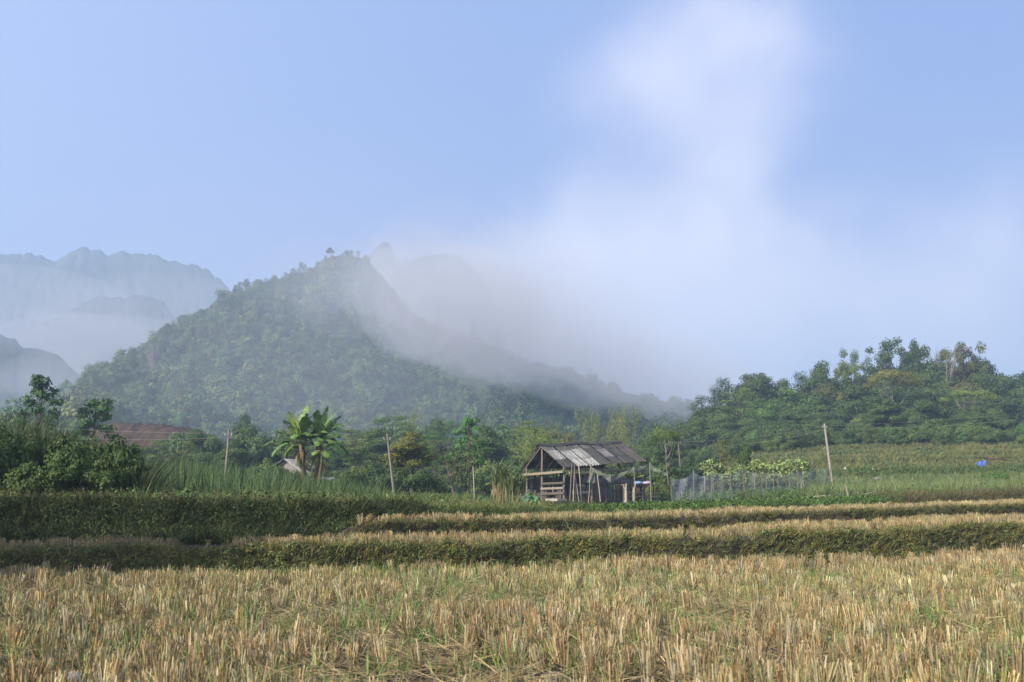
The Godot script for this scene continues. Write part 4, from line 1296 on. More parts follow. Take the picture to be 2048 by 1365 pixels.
func build_bananas() -> void:
	banana(613, 598, 884, 52.0, [[-72, 10, 2.0, 0.9, 0.15], [-32, 60, 1.7, 0.6, 0.9], [6, -70, 2.1, 0.3, 0.4], [16, 20, 2.0, 0.45, 0.1], [-16, -30, 1.8, 0.4, 0.15], [-60, -40, 1.7, 1.4, 0.2], [-98, 40, 1.4, 1.2, 0.9], [46, 60, 1.6, 1.0, 0.2], [26, -60, 1.9, 0.6, 0.3], [-84, 35, 1.8, 1.1, 0.1], [-48, 20, 1.9, 1.0, 0.2], [-8, 50, 1.8, 0.5, 0.8], [70, -30, 1.5, 1.3, 0.25]], 1.1, "banana plant with upright leaves, leftmost of the banana group")
	banana(609, 606, 890, 53.0, [[-75, -30, 1.7, 1.3, 0.15], [-40, 30, 1.6, 0.8, 0.4], [35, 40, 1.6, 0.8, 0.2], [70, -20, 1.5, 1.1, 0.3], [4, 80, 1.6, 0.5, 0.6], [-100, -60, 1.4, 1.4, 0.6], [-20, -70, 1.7, 0.6, 0.3], [52, -60, 1.6, 1.0, 0.2]], 1.0, "banana plant behind the upright leaved one")
	banana(626, 640, 882, 52.5, [[65, 10, 2.0, 0.8, 0.1], [82, -30, 1.9, 1.0, 0.15], [30, 30, 1.9, 0.5, 0.3], [14, -40, 2.0, 0.4, 0.15], [-20, 50, 1.7, 0.7, 0.5], [48, 70, 1.7, 0.9, 0.3], [90, 30, 1.9, 0.9, 0.05], [58, -70, 1.7, 0.9, 0.2], [97, -10, 1.7, 1.0, 1.5], [38, -20, 2.0, 0.6, 0.1], [74, 45, 1.8, 1.1, 0.2], [2, 30, 1.9, 0.3, 0.6], [-44, -30, 1.6, 1.0, 0.2]], 1.1, "banana plant with broad drooping leaves on the right of the banana group")
	banana(632, 646, 905, 51.5, [[95, 40, 1.5, 1.2, 0.1], [-60, 60, 1.2, 1.4, 0.4], [70, 70, 1.4, 1.3, 0.2], [20, 10, 1.3, 0.9, 0.5], [50, -30, 1.4, 1.0, 0.2]], 0.85, "low young banana plant at the foot of the group")
	banana(1262, 1266, 962, 58.5, [[85, 20, 1.2, 0.7, 2.0], [40, 20, 1.0, 0.7, 0.9], [-30, 20, 0.9, 0.9, 0.9], [10, -20, 1.0, 0.6, 0.7]], 0.9, "small banana plant with a yellow leaf behind the draped net")
	banana(990, 990, 968, 60.0, [[-60, 20, 0.9, 1.2, 0.5], [40, 20, 0.9, 1.2, 0.4], [5, 40, 0.8, 0.8, 0.6]], 0.8, "small banana plant behind the sugarcane")

func build_sugarcane() -> void:
	for c in [[1000, 905, 50.0, "left clump of tall sugarcane beside the shed"], [1026, 925, 49.0, "right clump of tall sugarcane with bare yellow canes beside the shed"]]:
		var f := on_ground(c[0], c[2])
		var o := thing("sugarcane_clump", f, c[3], "sugarcane")
		var tall: float = at(c[0], c[1], c[2]).y - f.y
		var canes := MB.new()
		var leaves := MB.new()
		leaves.smooth = false
		for k in 17:
			var a := rr(0, TAU)
			var r := 0.38 * sqrt(rng.randf())
			var p := Vector3(cos(a) * r, -0.1, sin(a) * r)
			var top := p + Vector3(cos(a) * rr(0.0, 0.3), tall * rr(0.5, 0.72), sin(a) * rr(0, 0.3))
			canes.tube([p, p.lerp(top, 0.5) + rdir() * 0.04, top], [0.022, 0.02, 0.016], 5, Color(0.34, 0.30, 0.13) * rr(0.7, 1.2))
			for l in 12:
				var b := rr(0, TAU)
				var dir := (Vector3.UP * rr(0.7, 1.6) + Vector3(cos(b), 0, sin(b)) * 0.5).normalized()
				leaves.blade(p.lerp(top, rr(0.6, 1.0)), dir, Vector3(cos(b), -0.9, sin(b)) * 0.17, rr(0.7, 1.3), 0.022, Vector3(-sin(b), 0, cos(b)), 6, Color(0.10, 0.15, 0.05).lerp(Color(0.19, 0.22, 0.08), rng.randf()))
		part("canes", canes.mesh(), M.wood, o)
		part("leaves", leaves.mesh(), M.grass, o)

func heart_leaf(size: float, col: Color) -> ArrayMesh:
	var mb := MB.new()
	mb.smooth = false
	var edge := [Vector2(0, -0.12), Vector2(0.24, -0.34), Vector2(0.42, -0.18), Vector2(0.44, 0.12), Vector2(0.30, 0.46), Vector2(0.0, 0.80)]
	for s in [-1.0, 1.0]:
		for i in edge.size() - 1:
			var a := Vector3(edge[i].x * s, absf(edge[i].x) * 0.35, edge[i].y) * size
			var b := Vector3(edge[i + 1].x * s, absf(edge[i + 1].x) * 0.35, edge[i + 1].y) * size
			mb.tri(Vector3.ZERO, a, b, col * rr(0.9, 1.1))
	return mb.mesh()

func leafy_plant(called: String, f: Vector3, label: String, category: String, count: int, reach: float, size: float, a: Color, b: Color) -> void:
	var o := thing(called, f, label, category)
	for k in count:
		var t := TAU * k * 0.382 + rr(-0.3, 0.3)
		var r := reach * sqrt((k + 0.5) / count)
		var top := Vector3(cos(t) * r, reach * (1.35 - 0.85 * r / reach) * rr(0.85, 1.1), sin(t) * r)
		part("stalk", pole_mesh(Vector3(cos(t) * 0.05, -0.05, sin(t) * 0.05), top, 0.012 * size * 3.0, 0.007 * size * 3.0, Color(0.12, 0.16, 0.06), 0.01, 5), M.grass, o)
		var down := Basis(Vector3.UP, -t + PI / 2) * Basis(Vector3.RIGHT, rr(0.3, 0.95))
		part("leaf", heart_leaf(size * rr(0.75, 1.2), a.lerp(b, rng.randf())), M.leaf_shiny, o, Transform3D(down, top))

func build_house() -> void:
	var f := on_ground(580, 74.0) - Vector3(0, 0.45, 0)
	var o := thing("village_house", f, "small pale house with grey tiled roofs half hidden by the banana plants", "house", "", deg_to_rad(-14.0))
	var s := 92.0 / FOCAL
	var wall := Color(0.30, 0.275, 0.25)
	var roof := Color(0.34, 0.30, 0.29)
	part("wall", board_mesh(Vector3(3.4, 2.3, 3.0), wall), M.plaster, o, Transform3D(Basis(), Vector3(0.3, -0.3, 0)))
	var gable := MB.new()
	for z in [-1.5, 1.5]:
		gable.tri(Vector3(-1.4, 2.0, z), Vector3(2.0, 2.0, z), Vector3(0.3, 3.1, z), wall)
	part("gable", gable.mesh(), M.plaster, o)
	for side in [-1.0, 1.0]:
		for k in 4:
			part("roof_sheet", corrugated(Vector3(0.3, 3.16, -1.8 + 0.9 * k), Vector3(0, 0, 0.92), Vector3(2.1 * side, -1.36, 0), roof * rr(0.8, 1.25), 0.2, 0.03), M.sheet, o)
	for k in 4:
		part("lean_to_sheet", corrugated(Vector3(-1.6, 1.75, -1.5 + 0.85 * k), Vector3(0, 0, 0.88), Vector3(-2.0, -0.75, 0), Color(0.42, 0.37, 0.35) * rr(0.85, 1.2), 0.2, 0.03), M.sheet, o)
	for x in [-3.4, -2.5]:
		part("post", pole_mesh(Vector3(x, -0.4, 1.55), Vector3(x, 1.05 - (x + 3.4) * -0.35, 1.55), 0.06, 0.06, Color(0.25, 0.2, 0.16)), M.wood, o)
	part("lean_to_wall", board_mesh(Vector3(1.7, 1.35, 0.12), wall * 1.1), M.plaster, o, Transform3D(Basis(), Vector3(-2.3, -0.3, 0.6)))
	var door := part("door", board_mesh(Vector3(0.8, 1.8, 0.06), Color(0.09, 0.07, 0.06)), M.wood, o, Transform3D(Basis(), Vector3(1.2, -0.1, 1.53)))
	part("handle", board_mesh(Vector3(0.05, 0.12, 0.05), Color(0.3, 0.3, 0.3)), M.paint, door, Transform3D(Basis(), Vector3(0.3, 0.85, 0.04)))
	var win := part("window", board_mesh(Vector3(0.8, 0.7, 0.05), Color(0.05, 0.05, 0.055)), M.paint, o, Transform3D(Basis(), Vector3(-0.5, 0.75, 1.53)))
	part("frame", board_mesh(Vector3(0.06, 0.7, 0.05), Color(0.3, 0.24, 0.2)), M.wood, win, Transform3D(Basis(), Vector3(0, 0, 0.03)))
	part("sill", board_mesh(Vector3(0.95, 0.06, 0.12), Color(0.4, 0.36, 0.33)), M.plaster, win, Transform3D(Basis(), Vector3(0, -0.07, 0.03)))
	part("brick_pier", board_mesh(Vector3(0.3, 2.1, 0.3), Color(0.30, 0.13, 0.09)), M.plaster, o, Transform3D(Basis(), Vector3(-1.3, -0.3, 1.6)))
	var o2 := thing("pig_pen", on_ground(656, 70.0) + Vector3(0, 0.1, 0), "low pale roofed pen right of the banana plants", "pen", "", deg_to_rad(-8.0))
	for k in 3:
		part("roof_sheet", corrugated(Vector3(-1.1 + 0.75 * k, 1.30, -0.7), Vector3(0.78, 0, 0), Vector3(0, -0.22, 1.5), Color(0.36, 0.33, 0.33) * rr(0.85, 1.2), 0.2, 0.03), M.sheet, o2)
	part("wall", board_mesh(Vector3(2.0, 0.85, 0.1), Color(0.25, 0.22, 0.2)), M.plaster, o2, Transform3D(Basis(), Vector3(0, -0.3, 0.4)))
	for x in [-1.0, 1.0]:
		part("post", pole_mesh(Vector3(x, -0.3, 0.6), Vector3(x, 1.1, 0.6), 0.05, 0.05, Color(0.2, 0.17, 0.14)), M.wood, o2)
		part("post", pole_mesh(Vector3(x, -0.3, -0.6), Vector3(x, 1.25, -0.6), 0.05, 0.05, Color(0.2, 0.17, 0.14)), M.wood, o2)

func build_roadside() -> void:
	# open shelter with a dark red roof, a blue sheet hung on its left side
	var f := on_ground(1994, 84.0)
	var o := thing("field_shelter", f, "low open shelter with a dark red roof at the foot of the wood", "shelter")
	for k in 3:
		part("roof_sheet", corrugated(Vector3(-1.0 + 0.7 * k, at(1994, 916, 84.0).y - f.y + 0.06 - 0.06 * k, -0.7), Vector3(0.72, -0.05, 0), Vector3(0, -0.22, 1.5), Color(0.13, 0.05, 0.05) * rr(0.8, 1.2), 0.2, 0.03), M.sheet, o)
	var tall := at(1994, 919, 84.0).y - f.y - 0.16
	for c in [[-0.9, -0.6], [-0.9, 0.65], [1.0, -0.6], [1.0, 0.65]]:
		part("post", pole_mesh(Vector3(c[0], -0.3, c[1]), Vector3(c[0], tall - 0.06 * (c[0] + 1.0) - 0.08 * c[1], c[1]), 0.05, 0.045, Color(0.2, 0.15, 0.12), 0.01), M.wood, o)
	part("rail", pole_mesh(Vector3(-0.95, tall * 0.45, 0.68), Vector3(1.05, tall * 0.42, 0.68), 0.035, 0.035, Color(0.28, 0.2, 0.14)), M.wood, o)
	var a := at(1953, 926, 83.0)
	var b := at(1973, 922, 83.2)
	var cloth := thing("blue_tarpaulin", a.lerp(b, 0.5), "bright blue tarpaulin sheet hung beside the red roofed shelter", "tarpaulin")
	var mid := cloth.position
	var mb := MB.new()
	mb.smooth = false
	for i in 8:
		for j in 4:
			var g := func(p: int, q: int) -> Vector3:
				var top := a.lerp(b, p / 8.0) - mid
				return top + Vector3(0, -0.58 * q / 4.0, 0.03 * sin(p * 1.7 + q) + 0.04 * q / 4.0)
			mb.quad(g.call(i, j), g.call(i + 1, j), g.call(i + 1, j + 1), g.call(i, j + 1), Color(0.10, 0.17, 0.62))
	part("cloth", mb.mesh(), M.plastic, cloth)
	for e in [a, b]:
		var p := Vector3(e.x, ground_height(e.x, -e.z), e.z)
		part("pole", pole_mesh(p - mid - Vector3(0, 0.3, 0), e - mid + Vector3(0, 0.05, 0), 0.03, 0.03, Color(0.28, 0.22, 0.16)), M.wood, cloth)
	for k in [[1692, 937, 84.0], [1749, 942, 83.0], [1858, 943, 83.0]]:
		var q := on_ground(k[0], k[2])
		var m := thing("marker_post", q, "small white marker post at the edge of the road below the grassy slope", "marker post", "white road marker posts")
		var top := maxf(at(k[0], k[1] - 1.0, k[2]).y - q.y, 0.45)
		part("shaft", board_mesh(Vector3(0.15, top + 0.3, 0.15), Color(0.72, 0.71, 0.68)), M.paint, m, Transform3D(Basis(), Vector3(0, -0.3, 0)))
		part("cap", board_mesh(Vector3(0.11, 0.05, 0.11), Color(0.68, 0.67, 0.64)), M.paint, m, Transform3D(Basis(), Vector3(0, top, 0)))
	for r in [[1757, 958, 70.0, 0.36, 0.17, "rounded grey brown boulder in the grass below the road", Color(0.26, 0.23, 0.22)], [1829, 946, 83.0, 0.22, 0.16, "pale grey stone at the road edge between marker posts", Color(0.42, 0.42, 0.44)]]:
		var q := on_ground(r[0], r[2])
		q.y = at(r[0], r[1] + 4.0, r[2]).y
		var mb2 := MB.new()
		lump(mb2, Vector3(0, r[4] * 0.5, 0), Vector3(r[3], r[4], r[3] * 0.7), r[6], 0.35)
		var st := MeshInstance3D.new()
		st.name = numbered("boulder")
		st.mesh = mb2.mesh()
		st.material_override = M.stone
		add_child(st)
		st.position = q
		tag(st, r[5], "boulder")
	# driftwood on the bank
	var d := thing("driftwood", on_ground(1728, 44.0) + Vector3(0, 0.12, 0), "pile of pale grey dead branches on the bank by the stakes", "branches")
	for k in 7:
		part("branch", pole_mesh(Vector3(rr(-0.4, 0.1), rr(0, 0.1), rr(-0.1, 0.1)), Vector3(rr(0.1, 0.5), rr(0.05, 0.35), rr(-0.15, 0.15)), 0.03, 0.012, Color(0.42, 0.38, 0.35) * rr(0.7, 1.2), 0.03, 5), M.wood, d)
	var d2 := thing("driftwood", on_ground(1642, 42.0) + Vector3(0, 0.15, 0), "fallen pale branch lying on the creepers", "branches")
	for k in 3:
		part("branch", pole_mesh(Vector3(-0.35, 0.05 * k, 0.05 * k), Vector3(rr(0.2, 0.5), rr(0.1, 0.3), 0.1 * k), 0.03, 0.012, Color(0.42, 0.36, 0.30), 0.03, 5), M.wood, d2)
	# grey leafless bush on the bank crest
	var db := thing("dead_bush", on_ground(346, 28.0), "leafless grey bush on the crest of the left bank", "bush")
	for k in 16:
		var a2 := rr(0, TAU)
		var e := Vector3(cos(a2) * rr(0.1, 0.35), rr(0.3, 0.6), sin(a2) * 0.3)
		var br := part("branch", pole_mesh(Vector3(0, -0.05, 0), e, 0.012, 0.005, Color(0.26, 0.22, 0.22), 0.02, 4), M.wood, db)
		for m in 3:
			part("twig", pole_mesh(e * rr(0.4, 0.9), e * 0.8 + rdir() * 0.18 + Vector3(0, 0.08, 0), 0.006, 0.003, Color(0.28, 0.24, 0.24), 0.01, 3), M.wood, br)
	# white hut on the hill foot
	var u := slope_of(1198, 797)
	var t := 0.3
	for step in 60:
		var q := hill_point(u.x, t)
		t += 0.012 * signf(u.y - (q.y - EYE) / -q.z)
	var hp := hill_point(u.x, t)
	var hut := thing("white_hut", hp - Vector3(0, 0.3, 0), "tiny white hut standing alone on the misty foot of the hill", "hut")
	part("wall", board_mesh(Vector3(1.5, 2.2, 1.5), Color(0.78, 0.77, 0.75)), M.plaster, hut)
	var hr := MB.new()
	for e in [[Vector3(-1, 2.15, -1), Vector3(1, 2.15, -1)], [Vector3(1, 2.15, -1), Vector3(1, 2.15, 1)], [Vector3(1, 2.15, 1), Vector3(-1, 2.15, 1)], [Vector3(-1, 2.15, 1), Vector3(-1, 2.15, -1)]]:
		var nn: Vector3 = ((e[0] + e[1]) * 0.5 * Vector3(1, 0, 1) + Vector3.UP).normalized()
		hr.tri_n(e[0], e[1], Vector3(0, 3.0, 0), nn, nn, nn, Color(0.5, 0.45, 0.42), Color(0.5, 0.45, 0.42), Color(0.5, 0.45, 0.42))
	part("roof", hr.mesh(), M.plaster, hut)
	part("door", board_mesh(Vector3(0.6, 1.5, 0.06), Color(0.15, 0.12, 0.1)), M.wood, hut, Transform3D(Basis(), Vector3(0.1, 0.25, 0.77)))

func build_trellis() -> void:
	for c in [[1405, 1500, 922, 66.0, "leafy trellis of pale green vines behind the net fence"], [1505, 1632, 916, 68.0, "longer trellis of pale green vines beside the leaning concrete pole"]]:
		var l := on_ground(c[0], c[3])
		var r := on_ground(c[1], c[3])
		var o := thing("vine_trellis", l.lerp(r, 0.5), c[4], "trellis")
		var mid := o.position
		var cl := []
		var n := int((c[1] - c[0]) / 6.0)
		for i in n:
			var px := lerpf(c[0], c[1], (i + 0.5) / n)
			var y := at(px, c[2] + 12.0 + 6.0 * sin(px * 0.07) + 8.0 * smoothstep(c[1] - 60.0, c[1], px), c[3]).y
			var p := Vector3(at(px, 930, c[3]).x, y, -c[3]) - mid
			cl.append([p + Vector3(0, rr(-0.25, 0.1), rr(-0.5, 0.5)), Vector3(0.36, rr(0.2, 0.36), 0.45)])
			cl.append([p + Vector3(rr(-0.2, 0.2), rr(-0.75, -0.35), rr(-0.3, 0.5)), Vector3(0.3, 0.3, 0.3)])
		part("vines", foliage(cl, 1900, 0.15, 0.46, Color(0.10, 0.16, 0.04), Color(0.24, 0.29, 0.10)), M.leaf, o)
		for i in 6:
			var px := lerpf(c[0] + 5.0, c[1] - 5.0, i / 5.0)
			var p := on_ground(px, c[3] + rr(-0.5, 0.5)) - mid
			part("post", pole_mesh(p - Vector3(0, 0.3, 0), Vector3(p.x, at(px, c[2] + 12.0, c[3]).y - mid.y, p.z), 0.04, 0.035, Color(0.28, 0.24, 0.19), 0.015), M.wood, o)

func build_earth_bank() -> void:
	var pts := PackedVector3Array()
	var cols := PackedColorArray()
	var nx := 70
	var nz := 34
	var c := at(312, 860, 172.0)
	for j in nz:
		for i in nx:
			var a := lerpf(-1, 1, i / float(nx - 1))
			var b := lerpf(-1, 1, j / float(nz - 1))
			var x := c.x + a * 12.5
			var d := 172.0 + b * 14.0
			var h := pow(clampf(1.0 - pow(absf(a), 4.0), 0.0, 1.0), 0.7) * clampf(1.0 - pow(absf(b), 3.0), 0.0, 1.0)
			var low := ground_height(x, d) - 1.0
			var top: float = at(312, 852, 172.0).y - a * 0.9 + 0.8 * noise.get_noise_2d(x * 12.0, d * 12.0) + 0.5 * fine_noise.get_noise_2d(x * 14.0, d * 14.0)
			pts.append(Vector3(x, lerpf(low, top, h), -d))
			cols.append(Color(0.085, 0.055, 0.036).lerp(Color(0.17, 0.10, 0.055), clampf(0.5 + fine_noise.get_noise_2d(x * 20.0, d * 20.0), 0, 1)))
	structure("earth_bank", sheet(pts, cols, nx), M.earth, "bare red brown earth bank at the foot of the hill left of the pole", "bank")

func build_foreground() -> void:
	var mb := MB.new()
	lump(mb, Vector3(0, 0.04, 0), Vector3(0.065, 0.055, 0.05), Color(0.36, 0.40, 0.46), 0.2)
	var st := MeshInstance3D.new()
	st.name = "field_stone"
	st.mesh = mb.mesh()
	st.material_override = M.stone
	add_child(st)
	st.position = on_ground(170, 8.1)
	st.position.y = at(170, 1364, 8.1).y - 0.02
	tag(st, "smooth blue grey stone lying among the nearest stubble", "stone")
	leafy_plant("broadleaf_weed", on_ground(134, 8.35), "small dark green broad leaved weed in the nearest stubble", "weed", 6, 0.10, 0.10, Color(0.045, 0.12, 0.03), Color(0.07, 0.16, 0.04))
	leafy_plant("broadleaf_weed", on_ground(1962, 8.6), "low bright green weed at the field's dark wet corner", "weed", 9, 0.11, 0.07, Color(0.09, 0.18, 0.04), Color(0.14, 0.22, 0.05))
	leafy_plant("taro_plant", on_ground(1060, 45.0), "large leaved blue green taro plant beside the shed corner", "taro plant", 26, 0.52, 0.34, Color(0.06, 0.15, 0.085), Color(0.13, 0.24, 0.07))

# ---------------------------------------------------------------- sky
const SUN_TO := Vector3(-0.78, 0.0, 0.62)     # level direction towards the sun: from behind the camera on the left
const SUN_HEIGHT := 30.0

# soft cloud: px, py, radius in px, weight (the column of cloud over the hill and the pale bank under it)
const CLOUDS := [
	[1500, 60, 95, 0.36], [1420, 100, 115, 0.42], [1320, 160, 110, 0.42], [1220, 200, 80, 0.28], [1555, 140, 85, 0.36], [1440, 205, 120, 0.42], [1600, 60, 70, 0.2], [1280, 245, 75, 0.22],
	[1410, 310, 95, 0.30], [1480, 390, 100, 0.36], [1380, 430, 110, 0.34], [1460, 500, 130, 0.7], [1310, 560, 150, 1.2], [1130, 560, 110, 1.0], [1020, 580, 85, 0.7],
	[1380, 640, 180, 1.3], [1540, 640, 150, 0.8], [1700, 660, 150, 0.55], [1900, 650, 160, 0.5], [2030, 480, 80, 0.25], [2060, 620, 140, 0.5], [1160, 680, 150, 1.1],
	[880, 560, 70, 0.4], [1430, 760, 220, 1.2], [1950, 740, 200, 0.5], [1000, 680, 120, 0.8]]

func sky_image() -> Image:
	var w := 1024
	var h := 512
	var im := Image.create(w, h, false, Image.FORMAT_RGBAF)
	var sun := SUN_TO.normalized() * cos(deg_to_rad(SUN_HEIGHT)) + Vector3.UP * sin(deg_to_rad(SUN_HEIGHT))
	var puffs := []
	# the same kind of cloud stands all round the horizon
	for turn in [0.0, 1.35, 2.6, -1.25, -2.45]:
		for c in CLOUDS:
			var p := at(c[0], c[1], 1.0) - Vector3(0, EYE, 0)
			p = p.normalized().rotated(Vector3.UP, turn)
			puffs.append([p, c[2] / FOCAL, c[3]])
	var f := FastNoiseLite.new()
	f.seed = 4
	f.frequency = 1.0
	f.fractal_octaves = 4
	for j in h:
		var el := PI * (0.5 - (j + 0.5) / h)
		var near := []
		for p in puffs:
			if absf(asin(clampf(p[0].y, -1.0, 1.0)) - el) < 3.0 * p[1]:
				near.append(p)
		for i in w:
			var az := TAU * (i + 0.5) / w
			var d := Vector3(sin(az) * cos(el), sin(el), -cos(az) * cos(el))
			var up := maxf(d.y, 0.0)
			var toward := d.dot(sun) * 0.5 + 0.5
			# clear air: deep blue high up and away from the sun, pale low down and towards it
			var pale := clampf(exp(-up * 3.0) * 0.50 + pow(toward, 2.0) * 1.35, 0.0, 1.0)
			var c := Vector3(0.04, 0.135, 0.46).lerp(Vector3(0.545, 0.625, 0.83), pale)
			c += Vector3(1.0, 0.94, 0.84) * 0.9 * pow(toward, 7.0)      # the bright air round the sun
			var q := f.get_noise_3dv(d * 5.0)
			var dd := (d + Vector3(f.get_noise_3dv(d * 6.0 + Vector3(9, 0, 0)), f.get_noise_3dv(d * 6.0 + Vector3(0, 9, 0)), f.get_noise_3dv(d * 6.0 + Vector3(0, 0, 9))) * 0.045)
			var thick := 0.0
			for p in near:
				var r: float = dd.distance_squared_to(p[0]) / (p[1] * p[1])
				if r < 9.0:
					thick += p[2] * exp(-r)
			thick *= 0.85 + 0.7 * q
			var cover := 1.0 - exp(-maxf(thick, 0.0) * 1.15)
			c = c.lerp(Vector3(0.85, 0.81, 0.90), cover)
			c *= 0.66
			im.set_pixel(i, j, Color(c.x, c.y, c.z, 1.0))
	return im

func set_up_view() -> void:
	var cam := Camera3D.new()
	cam.name = "camera"
	cam.position = Vector3(0, EYE, 0)
	cam.rotation.x = pitch
	cam.fov = rad_to_deg(2.0 * atan(682.5 / FOCAL))
	cam.near = 0.1
	cam.far = 9000.0
	var lens := CameraAttributesPhysical.new()
	lens.frustum_focal_length = 35.0
	lens.frustum_focus_distance = 45.0
	lens.frustum_near = 0.1
	lens.frustum_far = 9000.0
	lens.exposure_aperture = 3.2
	cam.attributes = lens
	add_child(cam)
	cam.current = true
	var e := Environment.new()
	e.background_mode = Environment.BG_SKY
	var s := Sky.new()
	var pm := PanoramaSkyMaterial.new()
	pm.panorama = ImageTexture.create_from_image(sky_image())
	s.sky_material = pm
	e.sky = s
	e.tonemap_mode = Environment.TONE_MAPPER_LINEAR
	e.tonemap_exposure = 2.1
	e.fog_enabled = true
	e.fog_density = 0.00074
	e.fog_light_color = Color(0.745, 0.86, 1.0)
	e.volumetric_fog_enabled = true
	e.volumetric_fog_density = 0.0
	e.sdfgi_enabled = true
	e.ssao_enabled = true
	e.ssil_enabled = true
	var we := WorldEnvironment.new()
	we.name = "world_environment"
	we.environment = e
	add_child(we)
	var sun := DirectionalLight3D.new()
	sun.name = "sun"
	sun.light_energy = 1.6
	sun.light_angular_distance = 0.6
	sun.light_color = Color(1.0, 0.96, 0.90)
	sun.shadow_enabled = true
	add_child(sun)
	var to := SUN_TO.normalized() * cos(deg_to_rad(SUN_HEIGHT)) + Vector3.UP * sin(deg_to_rad(SUN_HEIGHT))
	sun.look_at_from_position(to * 100.0, Vector3.ZERO)

# ---------------------------------------------------------------- ground, hill, mountains
func build_ground() -> void:
	var pts := PackedVector3Array()
	var cols := PackedColorArray()
	var xs := []
	var x := -60.0
	while x <= 80.01:
		xs.append(x)
		x += 0.30 if x > -16 and x < 26 else 1.0
	var far_rows := [64.0, 66.5, 69.0, 72.0, 75.0, 78.0, 81.0, 83.0, 85.0, 87.0, 89.0, 90.5, 92, 93.5, 95.0, 96.5, 98, 99.5, 101.0, 102.5, 104, 105.5, 107, 108.5, 110, 112, 114, 116, 118, 120, 123, 126, 130, 135, 140, 146, 152, 158, 165, 172, 180, 190, 200, 215, 235, 260, 300, 360, 450, 600, 900, 1400, 2200, 3400.0]
	var rows := 14 + 8 + 8 + 8 + 8 + 12 + 34 + far_rows.size()
	pts.resize(rows * xs.size())
	cols.resize(rows * xs.size())
	var soil := Color(0.075, 0.055, 0.038)
	var mud := Color(0.11, 0.083, 0.058)
	var turf := Color(0.075, 0.088, 0.035)
	for k in xs.size():
		var ds := []
		var e1 := edge_1(xs[k])
		var e2 := edge_2(xs[k])
		var e3 := edge_3(xs[k])
		for i in 14: ds.append(lerpf(-14.0, e1 - 0.06, i / 13.0))
		for i in 8: ds.append(e1 + 0.40 * i / 7.0)
		for i in 8: ds.append(lerpf(e1 + 0.42, e2 - 0.02, (i + 1) / 9.0))
		for i in 8: ds.append(e2 + 0.32 * i / 7.0)
		for i in 8: ds.append(lerpf(e2 + 0.34, e3 - 0.02, (i + 1) / 9.0))
		for i in 12: ds.append(e3 + 0.9 * i / 11.0)
		for i in 34: ds.append(lerpf(e3 + 0.9, 62.0, pow((i + 1) / 34.0, 1.0)) if e3 < 60.0 else e3 + 0.9 + i * 0.045)
		ds.append_array(far_rows)
		for r in rows:
			var d: float = ds[r]
			var xx: float = xs[k] * maxf(1.0, d / 62.0) if d > 62.0 and e3 < 60.0 else xs[k]
			if d > 62.0: xx = xs[k] * d / 62.0
			var y := ground_height(xx, d)
			pts[r * xs.size() + k] = Vector3(xx, y, -d)
			var c := soil
			var patch := noise.get_noise_2d(xx * 20.0, d * 20.0)
			if d > e1 and d < e1 + 0.42 or d > e2 and d < e2 + 0.34:
				c = mud
			if d > e3:
				c = turf
				if d > 84.0 and xx / d > 0.10 and d < 130.0:
					c = Color(0.12, 0.125, 0.045)
			cols[r * xs.size() + k] = c * (1.0 + 0.3 * patch)
	structure("ground", sheet(pts, cols, xs.size()), M.earth, "brown terraced earth of the harvested fields with the green land behind", "ground")

func build_hill() -> void:
	for r in RIDGE:
		var p := at(r[0], r[1], r[2])
		ridge_u.append(p.x / r[2])
	for i in RIDGE.size():
		var p := at(RIDGE[i][0], RIDGE[i][1] + 7.0, RIDGE[i][2])
		ridge_d.append([ridge_u[i], RIDGE[i][2]])
		ridge_y.append([ridge_u[i], p.y])
	var pts := PackedVector3Array()
	var cols := PackedColorArray()
	var nu := 240
	var nt := 90
	for j in nt:
		for i in nu:
			var u := lerpf(ridge_u[0] - 0.03, ridge_u[-1] + 0.05, i / float(nu - 1))
			var p := hill_point(u, 1.5 * j / float(nt - 1))
			pts.append(p)
			var g := noise.get_noise_2d(p.x * 2.5, p.z * 2.5)
			cols.append(Color(0.045, 0.062, 0.022).lerp(Color(0.115, 0.12, 0.04), clampf(0.3 + g * 1.2, 0.0, 1.0)))
			var bare := smoothstep(0.80, 0.97, 1.5 * j / float(nt - 1)) * smoothstep(0.045, 0.02, absf(u + 0.172)) * smoothstep(-0.15, 0.1, fine_noise.get_noise_2d(p.x * 5.0, p.y * 5.0))
			cols[-1] = cols[-1].lerp(Color(0.23, 0.19, 0.18), bare)
	structure("hill", sheet(pts, cols, nu), M.earth, "steep green wooded hill with a rocky top standing behind the shed", "hill")

